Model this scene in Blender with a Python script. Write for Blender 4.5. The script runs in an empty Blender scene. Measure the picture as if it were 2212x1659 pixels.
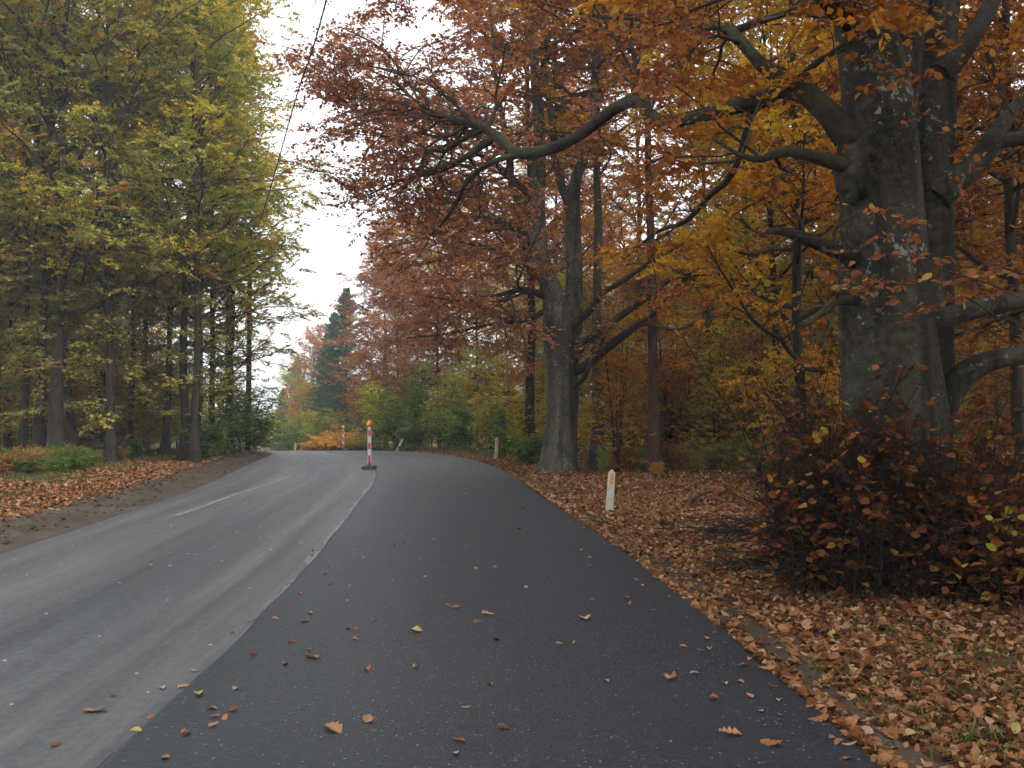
import bpy, bmesh, math, random
import numpy as np
from mathutils import Vector, Matrix

# ------------------------------------------------------------------ camera, sky, sun, exposure
scene = bpy.context.scene
col = scene.collection
EYE = 1.6                      # metres above the road
PITCH = math.radians(2.0)
FOC = 2000.0                   # focal length for a picture 2212 wide
cam_d = bpy.data.cameras.new('camera'); cam = bpy.data.objects.new('camera', cam_d); col.objects.link(cam)
cam.location = (0, 0, EYE); cam.rotation_euler = (math.pi / 2 + PITCH, 0, 0)
cam_d.sensor_width = 36.0; cam_d.lens = 36.0 * FOC / 2212.0
cam_d.clip_start = 0.05; cam_d.clip_end = 6000
scene.camera = cam

SUN_EL, SUN_AZ = math.radians(46), math.radians(128)       # veiled sun behind cloud, over the wood on the right
world = bpy.data.worlds.new('World'); scene.world = world; world.use_nodes = True
wn = world.node_tree.nodes; wl = world.node_tree.links
for n in list(wn): wn.remove(n)
wo = wn.new('ShaderNodeOutputWorld'); bg = wn.new('ShaderNodeBackground'); sky = wn.new('ShaderNodeTexSky')
sky.sky_type = 'NISHITA'; sky.sun_disc = False; sky.sun_elevation = SUN_EL; sky.sun_rotation = SUN_AZ
sky.air_density = 1.0; sky.dust_density = 6.0; sky.ozone_density = 1.0
hs = wn.new('ShaderNodeHueSaturation'); hs.inputs['Saturation'].default_value = 0.22     # cloud cover: nearly colourless light
mixw = wn.new('ShaderNodeMix'); mixw.data_type = 'RGBA'; mixw.inputs['Factor'].default_value = 0.72
mixw.inputs['B'].default_value = (9.0, 9.25, 9.6, 1)                                        # even cloud layer
bg.inputs['Strength'].default_value = 0.12
wl.new(sky.outputs[0], hs.inputs['Color']); wl.new(hs.outputs[0], mixw.inputs['A'])
wl.new(mixw.outputs['Result'], bg.inputs['Color']); wl.new(bg.outputs[0], wo.inputs['Surface'])

sun_d = bpy.data.lights.new('sun', 'SUN'); sun_d.energy = 1.5; sun_d.angle = math.radians(40); sun_d.color = (1.0, 0.96, 0.9)
sun = bpy.data.objects.new('sun', sun_d); col.objects.link(sun)
sv = Vector((math.sin(SUN_AZ) * math.cos(SUN_EL), math.cos(SUN_AZ) * math.cos(SUN_EL), math.sin(SUN_EL)))
sun.rotation_euler = sv.to_track_quat('Z', 'Y').to_euler(); sun.location = sv * 100

scene.view_settings.view_transform = 'Standard'; scene.view_settings.look = 'None'
scene.view_settings.exposure = 1.12; scene.view_settings.gamma = 1.0; scene.view_settings.use_curve_mapping = False
cy = scene.cycles
cy.max_bounces = 8; cy.diffuse_bounces = 6; cy.glossy_bounces = 2; cy.transmission_bounces = 4; cy.transparent_max_bounces = 4
cy.use_denoising = True; cy.use_adaptive_sampling = True; cy.adaptive_threshold = 0.03
cy.use_light_tree = False; world.cycles.sampling_method = 'NONE'
cy.caustics_reflective = False; cy.caustics_refractive = False

# ------------------------------------------------------------------ picture -> place
def ray(px, py):
    dx = (px - 1106) / FOC; dz = -(py - 829.5) / FOC
    c, s = math.cos(PITCH), math.sin(PITCH)
    return np.array([dx, c - dz * s, s + dz * c])
def P(px, py, d):
    r = ray(px, py); return np.array([0, 0, EYE]) + r / r[1] * d
def G(px, py):
    r = ray(px, py); t = -EYE / r[2]; return np.array([r[0] * t, r[1] * t])

_py = np.array([-400, 30, 34, 38, 42, 46, 50, 55, 60, 66, 75, 100, 150, 200, 280, 350, 450, 600, 900, 1600.])
_pz = np.array([0, 0, -.004, -.032, -.088, -.172, -.285, -.466, -.69, -1.02, -1.56, -3.1, -6.1, -9.5, -15, -19, -19, -13, -4, 10.])
def prof(y): return np.interp(y, _py, _pz)
RE = np.array([(-30, 1.75), (0, 1.74), (4.2, 1.70), (6, 1.62), (8, 1.5), (10.7, 1.33), (16, .87), (22.9, .27), (28, -.3), (32, -.95), (36, -1.9), (40, -3.1), (45, -4.9), (50, -7.1), (55, -10), (60, -13.2), (70, -17.2), (80, -20.6), (100, -27), (150, -42), (300, -84), (500, -140)])
SE = np.array([(-30, -1.8), (0, -1.8), (4.2, -1.83), (5.4, -1.88), (8, -2.0), (10.7, -2.2), (16, -2.7), (22.9, -3.35), (27.8, -4.05), (32, -4.9), (36, -5.9), (42, -7.8), (50, -10.6), (60, -15.8), (70, -20), (80, -23.6), (100, -30.4), (150, -45.6), (300, -87.6), (500, -143.6)])
LE = np.array([(-30, -5.5), (0, -5.6), (6, -5.75), (10.9, -6.0), (13.9, -6.3), (19.4, -6.9), (25, -7.75), (29, -8.5), (35, -9.5), (41, -10.6), (46, -12), (50, -13.7), (60, -18.5), (70, -23), (80, -27), (100, -34), (150, -49), (300, -91), (500, -147)])
def sm(a):
    def f(y):
        y = np.asarray(y, float); s = 0
        for o in (-2.2, -1.1, 0, 1.1, 2.2): s = s + np.interp(y + o, a[:, 0], a[:, 1])
        return s / 5
    return f
re_, se_, le_ = sm(RE), sm(SE), sm(LE)
def sstep(a, b, x):
    t = np.clip((np.asarray(x, float) - a) / (b - a), 0, 1); return t * t * (3 - 2 * t)
def wob(x, y, s=1.0):
    return (np.sin(x * 1.3 * s + 2.1 * np.sin(y * .7 * s)) + np.sin(y * 1.1 * s + 1.7 * np.sin(x * .9 * s + 1)) + .6 * np.sin((x + y) * 2.3 * s)) / 2.6
def gz(x, y):
    """height of the bare ground: level by the road, a shallow dip under it, uneven in the wood, a low spoil bank on the left"""
    x = np.asarray(x, float); y = np.asarray(y, float)
    r = x - re_(y); l = le_(y) - x
    z = prof(y) + 0.0
    road = np.minimum(sstep(0.02, 0.25, -r), sstep(0.02, 0.3, -l))
    z = z - 0.12 * road
    z = z + np.where(r > 0, -0.035 + .06 * sstep(.3, 2, r) * (1 + wob(x, y, .8)) + .10 * sstep(2, 6, r) * wob(x, y, .45), 0)
    bank = np.exp(-((l - 1.05) / .45) ** 2) * sstep(16, 27, y) * .10 * (1 + .6 * wob(x * 2, y * 1.2)) * (1 - sstep(55, 80, y))
    z = z + np.where(l > 0, -0.03 + bank + .04 * sstep(.2, 1.5, l) * (1 + wob(x, y, 1.4)) + .12 * sstep(3, 7, l) * (1 + wob(x, y, .4)), 0)
    return z

# ------------------------------------------------------------------ mesh helpers
def mesh_from(name, V, F, mats, smooth=True, fattr=None, uv=None, midx=None):
    """V (n,3); F list of int arrays (m,k) with a constant k each"""
    me = bpy.data.meshes.new(name)
    V = np.asarray(V, np.float32)
    me.vertices.add(len(V)); me.vertices.foreach_set('co', V.ravel())
    if not isinstance(F, list): F = [F]
    F = [np.asarray(f, np.int32) for f in F if len(f)]
    loops = np.concatenate([f.ravel() for f in F]); tot = np.concatenate([np.full(len(f), f.shape[1], np.int32) for f in F])
    start = np.concatenate([[0], np.cumsum(tot)[:-1]]).astype(np.int32)
    me.loops.add(len(loops)); me.loops.foreach_set('vertex_index', loops)
    me.polygons.add(len(tot)); me.polygons.foreach_set('loop_start', start)
    try: me.polygons.foreach_set('loop_total', tot)
    except Exception: pass
    if midx is not None: me.polygons.foreach_set('material_index', np.asarray(midx, np.int32))
    me.polygons.foreach_set('use_smooth', np.full(len(tot), bool(smooth)))
    if uv is not None:
        l = me.uv_layers.new(name='UVMap'); l.data.foreach_set('uv', np.asarray(uv, np.float32)[loops].ravel())
    if fattr is not None:
        a = me.attributes.new('rnd', 'FLOAT', 'FACE'); a.data.foreach_set('value', np.asarray(fattr, np.float32))
    me.update(calc_edges=True)
    for m in (mats if isinstance(mats, (list, tuple)) else [mats]): me.materials.append(m)
    return me
def link(name, me, parent=None, loc=None, rotz=None):
    o = bpy.data.objects.new(name, me); col.objects.link(o)
    if parent is not None: o.parent = parent
    if loc is not None: o.location = loc
    if rotz is not None: o.rotation_euler = (0, 0, rotz)
    return o
def tag(o, label, cat=None, group=None, kind=None):
    o['label'] = label
    if cat: o['category'] = cat
    if group: o['group'] = group
    if kind: o['kind'] = kind
    return o
def structure(o, label=None):
    o['kind'] = 'structure'
    if label: o['label'] = label
    return o
def unit(v): return v / np.maximum(np.linalg.norm(v, axis=-1, keepdims=True), 1e-9)

def tubes(batches):
    """batches: list of (Pts (N,K,3), R (N,K), sides) -> V, F"""
    Vs, Fs, off = [], [], 0
    for Pt, R, S in batches:
        if len(Pt) == 0: continue
        N, K, _ = Pt.shape
        T = np.gradient(Pt, axis=1); T = unit(T)
        ov = unit(Pt[:, -1] - Pt[:, 0])
        ref = np.where(np.abs(ov[:, 2:3]) > .75, np.array([[1., .13, 0]]), np.array([[.05, .07, 1.]]))[:, None, :]
        A = unit(np.cross(T, np.broadcast_to(ref, T.shape))); B = np.cross(T, A)
        th = np.arange(S) * 2 * math.pi / S
        ring = Pt[:, :, None, :] + R[:, :, None, None] * (A[:, :, None, :] * np.cos(th)[None, None, :, None] + B[:, :, None, :] * np.sin(th)[None, None, :, None])
        Vs.append(ring.reshape(-1, 3))
        idx = np.arange(N * K * S).reshape(N, K, S) + off
        a = idx[:, :-1, :]; b = idx[:, 1:, :]
        f = np.stack([a, np.roll(a, -1, 2), np.roll(b, -1, 2), b], -1).reshape(-1, 4)
        Fs.append(f); off += N * K * S
    return np.concatenate(Vs), np.concatenate(Fs)
def resample(pts, k):
    p = np.asarray(pts, float)
    # Catmull-Rom through the points, then k even samples
    q = np.vstack([2 * p[0] - p[1], p, 2 * p[-1] - p[-2]]); out = []
    for i in range(1, len(q) - 2):
        for t in np.linspace(0, 1, 8, endpoint=False):
            a, b, c, d = q[i - 1], q[i], q[i + 1], q[i + 2]
            out.append(.5 * ((2 * b) + (-a + c) * t + (2 * a - 5 * b + 4 * c - d) * t * t + (-a + 3 * b - 3 * c + d) * t ** 3))
    out.append(p[-1]); out = np.array(out)
    s = np.concatenate([[0], np.cumsum(np.linalg.norm(np.diff(out, axis=0), axis=1))]); u = np.linspace(0, s[-1], k)
    return np.stack([np.interp(u, s, out[:, j]) for j in range(out.shape[1])], 1)

UP = np.array([0, 0, 1.])
def spawn(rng, Pt, R, n, t0, t1, L, ang, k, roll=.35, jit=.12, curve=0.0, rf=.55, taper=.35, tipshort=.55, rmin=.002, uni=False, upb=0.0, lvar=.35):
    """n side shoots on every parent polyline; roll spread about the level plane (uni: all round)"""
    N, K, _ = Pt.shape
    t = t0 + (t1 - t0) * ((np.arange(n)[None] + rng.random((N, n))) / n)
    x = np.clip(t * (K - 1), 0, K - 1.001); i = x.astype(int); f = (x - i)[..., None]
    ar = np.arange(N)[:, None]
    p = Pt[ar, i] * (1 - f) + Pt[ar, i + 1] * f
    tan = unit(Pt[ar, i + 1] - Pt[ar, i]); rad = R[ar, i] * (1 - f[..., 0]) + R[ar, i + 1] * f[..., 0]
    plen = np.linalg.norm(np.diff(Pt, axis=1), axis=2).sum(1)[:, None]
    s = np.cross(tan, np.broadcast_to(UP, tan.shape)); bad = np.linalg.norm(s, axis=-1, keepdims=True) < .15
    s = unit(np.where(bad, np.array([1., .2, 0]), s)); b = np.cross(s, tan)
    if uni:
        ro = (np.arange(n)[None] * 2.399963 + rng.random((N, 1)) * 6.28 + rng.normal(0, .35, (N, n)))
        perp = s * np.cos(ro)[..., None] + b * np.sin(ro)[..., None]
    else:
        sg = np.where((np.arange(n)[None] + rng.integers(0, 2, (N, 1))) % 2 == 0, 1., -1.); ro = rng.normal(0, roll, (N, n))
        perp = s * (sg * np.cos(ro))[..., None] + b * np.sin(ro)[..., None]
    an = (ang(t) if callable(ang) else ang) + rng.normal(0, .14, (N, n))
    d = tan * np.cos(an)[..., None] + perp * np.sin(an)[..., None]; d[..., 2] += upb; d = unit(d)
    ln = (L(t) if callable(L) else L * plen) * (1 - tipshort * (t - t0) / max(t1 - t0, 1e-6)) * rng.uniform(1 - lvar, 1 + lvar, (N, n))
    M = N * n; p = p.reshape(M, 3); d = d.reshape(M, 3); ln = ln.reshape(M, 1); out = np.zeros((M, k, 3)); out[:, 0] = p
    for j in range(1, k):
        d = unit(d + rng.normal(0, jit, (M, 3)) + UP * curve); p = p + d * ln / (k - 1); out[:, j] = p
    r0 = np.maximum(np.minimum(rad.reshape(M) * rf, ln[:, 0] * .035 + .001), rmin)
    RR = r0[:, None] * np.linspace(1, taper, k)[None]
    return out, RR

LEAF4 = np.array([[0, 0, 0], [.5, .42, .06], [0, 1, -.08], [-.5, .42, .06]]); F4 = np.array([[0, 1, 2, 3]])
LEAF6 = np.array([[0, 0, 0], [.42, .25, .05], [.46, .6, .04], [0, 1, -.1], [-.46, .6, .04], [-.42, .25, .05]]); F6 = np.array([[0, 1, 2, 3], [0, 3, 4, 5]])
def leaves(rng, Pt, n, size, wide=.66, t0=.12, shape=4, tilt=.5, droop=.12, drop=0.0, cl=None, lvar=.45):
    """leaves set along twigs in level sprays -> V, F, rnd, centre"""
    N, K, _ = Pt.shape
    t = np.minimum(t0 + (1 - t0) * ((np.arange(n)[None] + .5 + rng.uniform(-.4, .4, (N, n))) / n), 1); x = np.clip(t * (K - 1), 0, K - 1.001); i = x.astype(int); f = (x - i)[..., None]
    ar = np.arange(N)[:, None]
    p = Pt[ar, i] * (1 - f) + Pt[ar, i + 1] * f; tan = unit(Pt[ar, i + 1] - Pt[ar, i])
    s = np.cross(tan, np.broadcast_to(UP, tan.shape)); s = unit(np.where(np.linalg.norm(s, axis=-1, keepdims=True) < .15, np.array([1., .2, 0]), s))
    sg = np.where(np.arange(n)[None] % 2 == 0, 1., -1.)[..., None]
    d = tan * rng.uniform(.2, .9, (N, n, 1)) + s * sg * rng.uniform(.5, 1., (N, n, 1)) + rng.normal(0, .25, (N, n, 3)); d[..., 2] -= droop
    c = np.repeat((cl if cl is not None else rng.random(N))[:, None], n, 1)
    M = N * n; p = p.reshape(M, 3); d = unit(d.reshape(M, 3)); c = c.reshape(M)
    if drop > 0:
        k = rng.random(M) > drop; p, d, c = p[k], d[k], c[k]; M = len(p)
    nn = UP + rng.normal(0, tilt, (M, 3)); sd = unit(np.cross(d, nn)); nn = np.cross(sd, d)
    ln = size * rng.uniform(1 - lvar, 1 + lvar, (M, 1))
    tpl, fc = (LEAF4, F4) if shape == 4 else (LEAF6, F6)
    q = np.tile(tpl[None], (M, 1, 1)); q[:, :, 2] *= rng.uniform(-1.2, 2.2, (M, 1))
    V = p[:, None] + ln[:, None] * (q[:, :, 0:1] * wide * sd[:, None] + q[:, :, 1:2] * d[:, None] + q[:, :, 2:3] * nn[:, None])
    F = (fc[None] + (np.arange(M) * len(tpl))[:, None, None]).reshape(-1, 4)
    rr = np.clip(.55 * c + .45 * rng.random(M) + rng.normal(0, .05, M), 0, 1)
    return V.reshape(-1, 3), F, np.repeat(rr, len(fc))

def joinVF(parts):
    V, F, A, o = [], [], [], 0
    for p in parts:
        V.append(p[0]); F.append(p[1] + o); o += len(p[0])
        if len(p) > 2: A.append(p[2])
    return np.concatenate(V), np.concatenate(F), (np.concatenate(A) if A else None)

# ------------------------------------------------------------------ materials
def nt(name):
    m = bpy.data.materials.new(name); m.use_nodes = True; t = m.node_tree
    for n in list(t.nodes): t.nodes.remove(n)
    return m, t.nodes, t.links
def ramp(N, stops, mode='LINEAR'):
    r = N.new('ShaderNodeValToRGB'); cr = r.color_ramp; cr.interpolation = mode
    while len(cr.elements) > 1: cr.elements.remove(cr.elements[-1])
    cr.elements[0].position = stops[0][0]; cr.elements[0].color = (*stops[0][1], 1)
    for p, c in stops[1:]:
        e = cr.elements.new(p); e.color = (*c, 1)
    return r
def g1(v): return (v, v, v)
def noise(N, L, vec, scale, detail=4, rough=.55, dist=0):
    n = N.new('ShaderNodeTexNoise'); n.inputs['Scale'].default_value = scale; n.inputs['Detail'].default_value = detail
    n.inputs['Roughness'].default_value = rough; n.inputs['Distortion'].default_value = dist
    if vec is not None: L.new(vec, n.inputs['Vector'])
    return n
def mixc(N, L, fac, a, b, mode='MIX'):
    m = N.new('ShaderNodeMix'); m.data_type = 'RGBA'; m.blend_type = mode
    for s, v in (('Factor', fac), ('A', a), ('B', b)):
        if isinstance(v, (int, float)): m.inputs[s].default_value = v
        elif isinstance(v, tuple): m.inputs[s].default_value = (*v, 1)
        else: L.new(v, m.inputs[s])
    return m.outputs['Result']
def math_(N, L, op, a, b=None, clamp=False):
    m = N.new('ShaderNodeMath'); m.operation = op; m.use_clamp = clamp
    for k, v in enumerate((a, b)):
        if v is None: continue
        if isinstance(v, (int, float)): m.inputs[k].default_value = v
        else: L.new(v, m.inputs[k])
    return m.outputs[0]

def leaf_mat(name, stops, patch=None, transl=.42, patch_scale=.45, gain=1.35):
    """leaf blade: own colour per leaf, whole sprays leaning to another tint, light passing through"""
    m, N, L = nt(name)
    at = N.new('ShaderNodeAttribute'); at.attribute_name = 'rnd'; oi = N.new('ShaderNodeObjectInfo'); tc = N.new('ShaderNodeTexCoord')
    r = ramp(N, [(p, tuple(x * gain for x in c)) for p, c in stops])
    sh = math_(N, L, 'ADD', at.outputs['Fac'], math_(N, L, 'MULTIPLY', math_(N, L, 'SUBTRACT', oi.outputs['Random'], .5), .25), True)
    L.new(sh, r.inputs[0]); c = r.outputs[0]
    if patch:
        n = noise(N, L, tc.outputs['Object'], patch_scale, 2); rr = ramp(N, [(.46, g1(0)), (.62, g1(1))]); L.new(n.outputs['Fac'], rr.inputs[0])
        k = math_(N, L, 'MULTIPLY', rr.outputs[0], .8); rb = ramp(N, [(p_, tuple(x_ * gain for x_ in c_)) for p_, c_ in patch]); L.new(at.outputs['Fac'], rb.inputs[0]); c = mixc(N, L, k, c, rb.outputs[0])
    df = N.new('ShaderNodeBsdfDiffuse'); L.new(c, df.inputs['Color'])
    tr = N.new('ShaderNodeBsdfTranslucent'); hsv = N.new('ShaderNodeHueSaturation'); hsv.inputs['Saturation'].default_value = 1.15; hsv.inputs['Value'].default_value = 1.25
    L.new(c, hsv.inputs['Color']); L.new(hsv.outputs[0], tr.inputs['Color'])
    mx = N.new('ShaderNodeMixShader'); mx.inputs[0].default_value = transl; L.new(df.outputs[0], mx.inputs[1]); L.new(tr.outputs[0], mx.inputs[2])
    out = N.new('ShaderNodeOutputMaterial'); L.new(mx.outputs[0], out.inputs[0])
    return m
RUST = [(0, (.09, .037, .025)), (.35, (.17, .068, .041)), (.62, (.245, .10, .053)), (.85, (.31, .148, .06)), (1, (.40, .25, .08))]
AMBER = [(0, (.15, .045, .016)), (.3, (.30, .11, .022)), (.6, (.42, .19, .03)), (.85, (.46, .27, .04)), (1, (.42, .36, .06))]
OLIVE = [(0, (.085, .105, .03)), (.3, (.145, .175, .046)), (.6, (.22, .24, .06)), (.85, (.35, .29, .078)), (1, (.36, .19, .07))]
GOLD = [(0, (.20, .15, .025)), (.4, (.36, .27, .035)), (.75, (.46, .36, .05)), (1, (.42, .20, .035))]
GREEN = [(0, (.028, .065, .022)), (.4, (.05, .115, .03)), (.75, (.09, .17, .035)), (1, (.22, .25, .04))]
LIME = [(0, (.16, .21, .03)), (.5, (.30, .33, .045)), (1, (.46, .42, .06))]
M_rust = leaf_mat('leaf_rust', RUST, AMBER)
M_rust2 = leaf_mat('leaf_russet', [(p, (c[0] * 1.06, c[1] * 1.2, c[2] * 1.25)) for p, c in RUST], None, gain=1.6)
M_amber = leaf_mat('leaf_amber', AMBER, GOLD)
M_olive = leaf_mat('leaf_olive', OLIVE, GOLD, patch_scale=.3)
M_olive2 = leaf_mat('leaf_olive_rust', OLIVE, [(0, (.2, .07, .03)), (1, (.36, .17, .05))], patch_scale=.35)
M_gold = leaf_mat('leaf_gold', GOLD, OLIVE)
M_green = leaf_mat('leaf_green', GREEN, OLIVE)
M_lime = leaf_mat('leaf_lime', LIME)
M_mixed = leaf_mat('leaf_sprout', [(0, (.10, .03, .018)), (.5, (.22, .075, .03)), (.75, (.34, .15, .05)), (.9, (.46, .32, .06)), (1, (.46, .46, .07))], transl=.3, gain=.75)
M_needle = leaf_mat('needles', [(0, (.03, .065, .038)), (.6, (.05, .105, .056)), (1, (.08, .145, .07))], transl=.15)
M_fern = leaf_mat('fern_orange', [(0, (.36, .17, .05)), (.5, (.52, .30, .08)), (1, (.58, .42, .13))], transl=.3)
M_fern2 = leaf_mat('fern_green', [(0, (.16, .18, .04)), (.6, (.30, .28, .06)), (1, (.48, .34, .09))], transl=.3)
M_grass = leaf_mat('grass_blades', [(0, (.05, .075, .02)), (.5, (.085, .11, .032)), (1, (.19, .165, .075))], transl=.25, gain=1.0)
M_dry = leaf_mat('litter_leaf', [(0, (.055, .026, .016)), (.22, (.16, .064, .028)), (.5, (.275, .125, .055)), (.75, (.36, .19, .098)), (.93, (.43, .285, .19)), (1, (.42, .34, .12))], transl=.12, gain=1.0)

def bark_mat(name, c0, c1, moss=None, lich=None, scale=1.0, rough=.9, zmoss=1.5):
    m, N, L = nt(name)
    tc = N.new('ShaderNodeTexCoord'); mp = N.new('ShaderNodeMapping'); L.new(tc.outputs['Object'], mp.inputs['Vector']); mp.inputs['Scale'].default_value = (1, 1, .45)
    n1 = noise(N, L, mp.outputs[0], 2.2 * scale, 6, .62); n2 = noise(N, L, tc.outputs['Object'], 14 * scale, 5, .65)
    mph = N.new('ShaderNodeMapping'); L.new(tc.outputs['Object'], mph.inputs['Vector']); mph.inputs['Scale'].default_value = (1.2, 1.2, 9); nh = noise(N, L, mph.outputs[0], 2.5 * scale, 5, .6)
    f = mixc(N, L, .45, n1.outputs['Color'], n2.outputs['Color']); r = ramp(N, [(.43, c0), (.5, tuple((p_ + q_) * .5 for p_, q_ in zip(c0, c1))), (.58, c1)]); L.new(f, r.inputs[0]); c = r.outputs[0]
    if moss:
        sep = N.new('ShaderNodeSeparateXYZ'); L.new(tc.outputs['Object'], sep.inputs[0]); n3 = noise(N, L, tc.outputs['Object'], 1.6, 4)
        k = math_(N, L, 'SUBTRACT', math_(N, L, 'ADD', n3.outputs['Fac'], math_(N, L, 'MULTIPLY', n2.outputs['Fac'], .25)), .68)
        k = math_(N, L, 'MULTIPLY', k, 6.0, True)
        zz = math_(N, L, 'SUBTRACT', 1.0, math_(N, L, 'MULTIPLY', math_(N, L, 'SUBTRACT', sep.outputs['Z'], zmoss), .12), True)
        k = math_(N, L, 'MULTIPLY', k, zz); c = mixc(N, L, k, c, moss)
    if lich:
        n4 = noise(N, L, tc.outputs['Object'], .75, 3, .6); n5 = noise(N, L, tc.outputs['Object'], 13, 6, .7)
        sm_ = ramp(N, [(.50, g1(0)), (.66, g1(.16))]); L.new(n4.outputs['Fac'], sm_.inputs[0])
        lk = ramp(N, [(.645, g1(0)), (.68, g1(1))]); L.new(math_(N, L, 'ADD', n5.outputs['Fac'], sm_.outputs[0]), lk.inputs[0]); c = mixc(N, L, math_(N, L, 'MULTIPLY', lk.outputs[0], .8), c, lich)
        mps = N.new('ShaderNodeMapping'); L.new(tc.outputs['Object'], mps.inputs['Vector']); mps.inputs['Scale'].default_value = (3.4, 3.4, .22); n6 = noise(N, L, mps.outputs[0], 1.0, 5, .65)
        dk = ramp(N, [(.50, g1(0)), (.64, g1(.75))]); L.new(n6.outputs['Fac'], dk.inputs[0]); c = mixc(N, L, dk.outputs[0], c, tuple(x * .55 for x in c0))
    b = N.new('ShaderNodeBsdfPrincipled'); L.new(c, b.inputs['Base Color']); b.inputs['Roughness'].default_value = rough; b.inputs['Specular IOR Level'].default_value = .25
    bp = N.new('ShaderNodeBump'); bp.inputs['Strength'].default_value = .9; bp.inputs['Distance'].default_value = .06; L.new(mixc(N, L, .4, f, nh.outputs['Color']), bp.inputs['Height']); L.new(bp.outputs[0], b.inputs['Normal'])
    out = N.new('ShaderNodeOutputMaterial'); L.new(b.outputs[0], out.inputs[0]); return m
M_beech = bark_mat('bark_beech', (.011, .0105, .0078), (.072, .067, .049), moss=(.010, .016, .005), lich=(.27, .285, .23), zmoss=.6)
M_beech2 = bark_mat('bark_beech_pale', (.028, .027, .021), (.125, .118, .092), moss=(.024, .032, .013), lich=(.20, .205, .165))
M_dark = bark_mat('bark_dark', (.012, .0095, .008), (.038, .031, .024), moss=(.05, .06, .02))
M_pine = bark_mat('bark_pine', (.025, .013, .010), (.10, .052, .038), scale=1.8)
M_limb = bark_mat('bark_limb', (.012, .010, .008), (.045, .039, .030), moss=(.06, .065, .02), zmoss=60)
M_thick = bark_mat('bark_thicket', (.010, .007, .006), (.03, .021, .017))
M_twig = bark_mat('bark_twig', (.035, .026, .02), (.085, .065, .05))

def plain(name, c, rough=.6, spec=.4, var=.15, scale=20, transl=0):
    m, N, L = nt(name); tc = N.new('ShaderNodeTexCoord'); n = noise(N, L, tc.outputs['Object'], scale, 5)
    r = ramp(N, [(.3, tuple(x * (1 - var) for x in c)), (.7, tuple(min(1, x * (1 + var)) for x in c))]); L.new(n.outputs['Fac'], r.inputs[0])
    b = N.new('ShaderNodeBsdfPrincipled'); L.new(r.outputs[0], b.inputs['Base Color']); b.inputs['Roughness'].default_value = rough; b.inputs['Specular IOR Level'].default_value = spec
    if transl: b.inputs['Transmission Weight'].default_value = transl
    out = N.new('ShaderNodeOutputMaterial'); L.new(b.outputs[0], out.inputs[0]); return m

def ground_mat():
    m, N, L = nt('forest_floor'); tc = N.new('ShaderNodeTexCoord'); v = N.new('ShaderNodeTexVoronoi'); v.inputs['Scale'].default_value = 11; L.new(tc.outputs['Object'], v.inputs['Vector'])
    r = ramp(N, [(0, (.045, .026, .016)), (.45, (.10, .05, .026)), (.8, (.17, .085, .042)), (1, (.24, .13, .07))]); sp = N.new('ShaderNodeSeparateColor'); L.new(v.outputs['Color'], sp.inputs[0]); L.new(sp.outputs[0], r.inputs[0])
    n = noise(N, L, tc.outputs['Object'], .35, 4); r2 = ramp(N, [(.48, g1(0)), (.66, g1(.75))]); L.new(n.outputs['Fac'], r2.inputs[0])
    c = mixc(N, L, r2.outputs[0], r.outputs[0], (.05, .055, .022))
    b = N.new('ShaderNodeBsdfPrincipled'); L.new(c, b.inputs['Base Color']); b.inputs['Roughness'].default_value = .95; b.inputs['Specular IOR Level'].default_value = .1
    bp = N.new('ShaderNodeBump'); bp.inputs['Strength'].default_value = .8; bp.inputs['Distance'].default_value = .03; L.new(v.outputs['Distance'], bp.inputs['Height']); L.new(bp.outputs[0], b.inputs['Normal'])
    out = N.new('ShaderNodeOutputMaterial'); L.new(b.outputs[0], out.inputs[0]); return m
def soil_mat():
    m, N, L = nt('soil'); tc = N.new('ShaderNodeTexCoord'); n = noise(N, L, tc.outputs['Object'], 1.4, 8, .7); n2 = noise(N, L, tc.outputs['Object'], 38, 4, .7)
    f = mixc(N, L, .4, n.outputs['Color'], n2.outputs['Color']); r = ramp(N, [(.33, (.03, .023, .017)), (.5, (.068, .053, .039)), (.68, (.12, .10, .078))]); L.new(f, r.inputs[0])
    b = N.new('ShaderNodeBsdfPrincipled'); L.new(r.outputs[0], b.inputs['Base Color']); b.inputs['Roughness'].default_value = .95; b.inputs['Specular IOR Level'].default_value = .15
    bp = N.new('ShaderNodeBump'); bp.inputs['Strength'].default_value = .9; bp.inputs['Distance'].default_value = .03; L.new(f, bp.inputs['Height']); L.new(bp.outputs[0], b.inputs['Normal'])
    out = N.new('ShaderNodeOutputMaterial'); L.new(b.outputs[0], out.inputs[0]); return m
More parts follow.
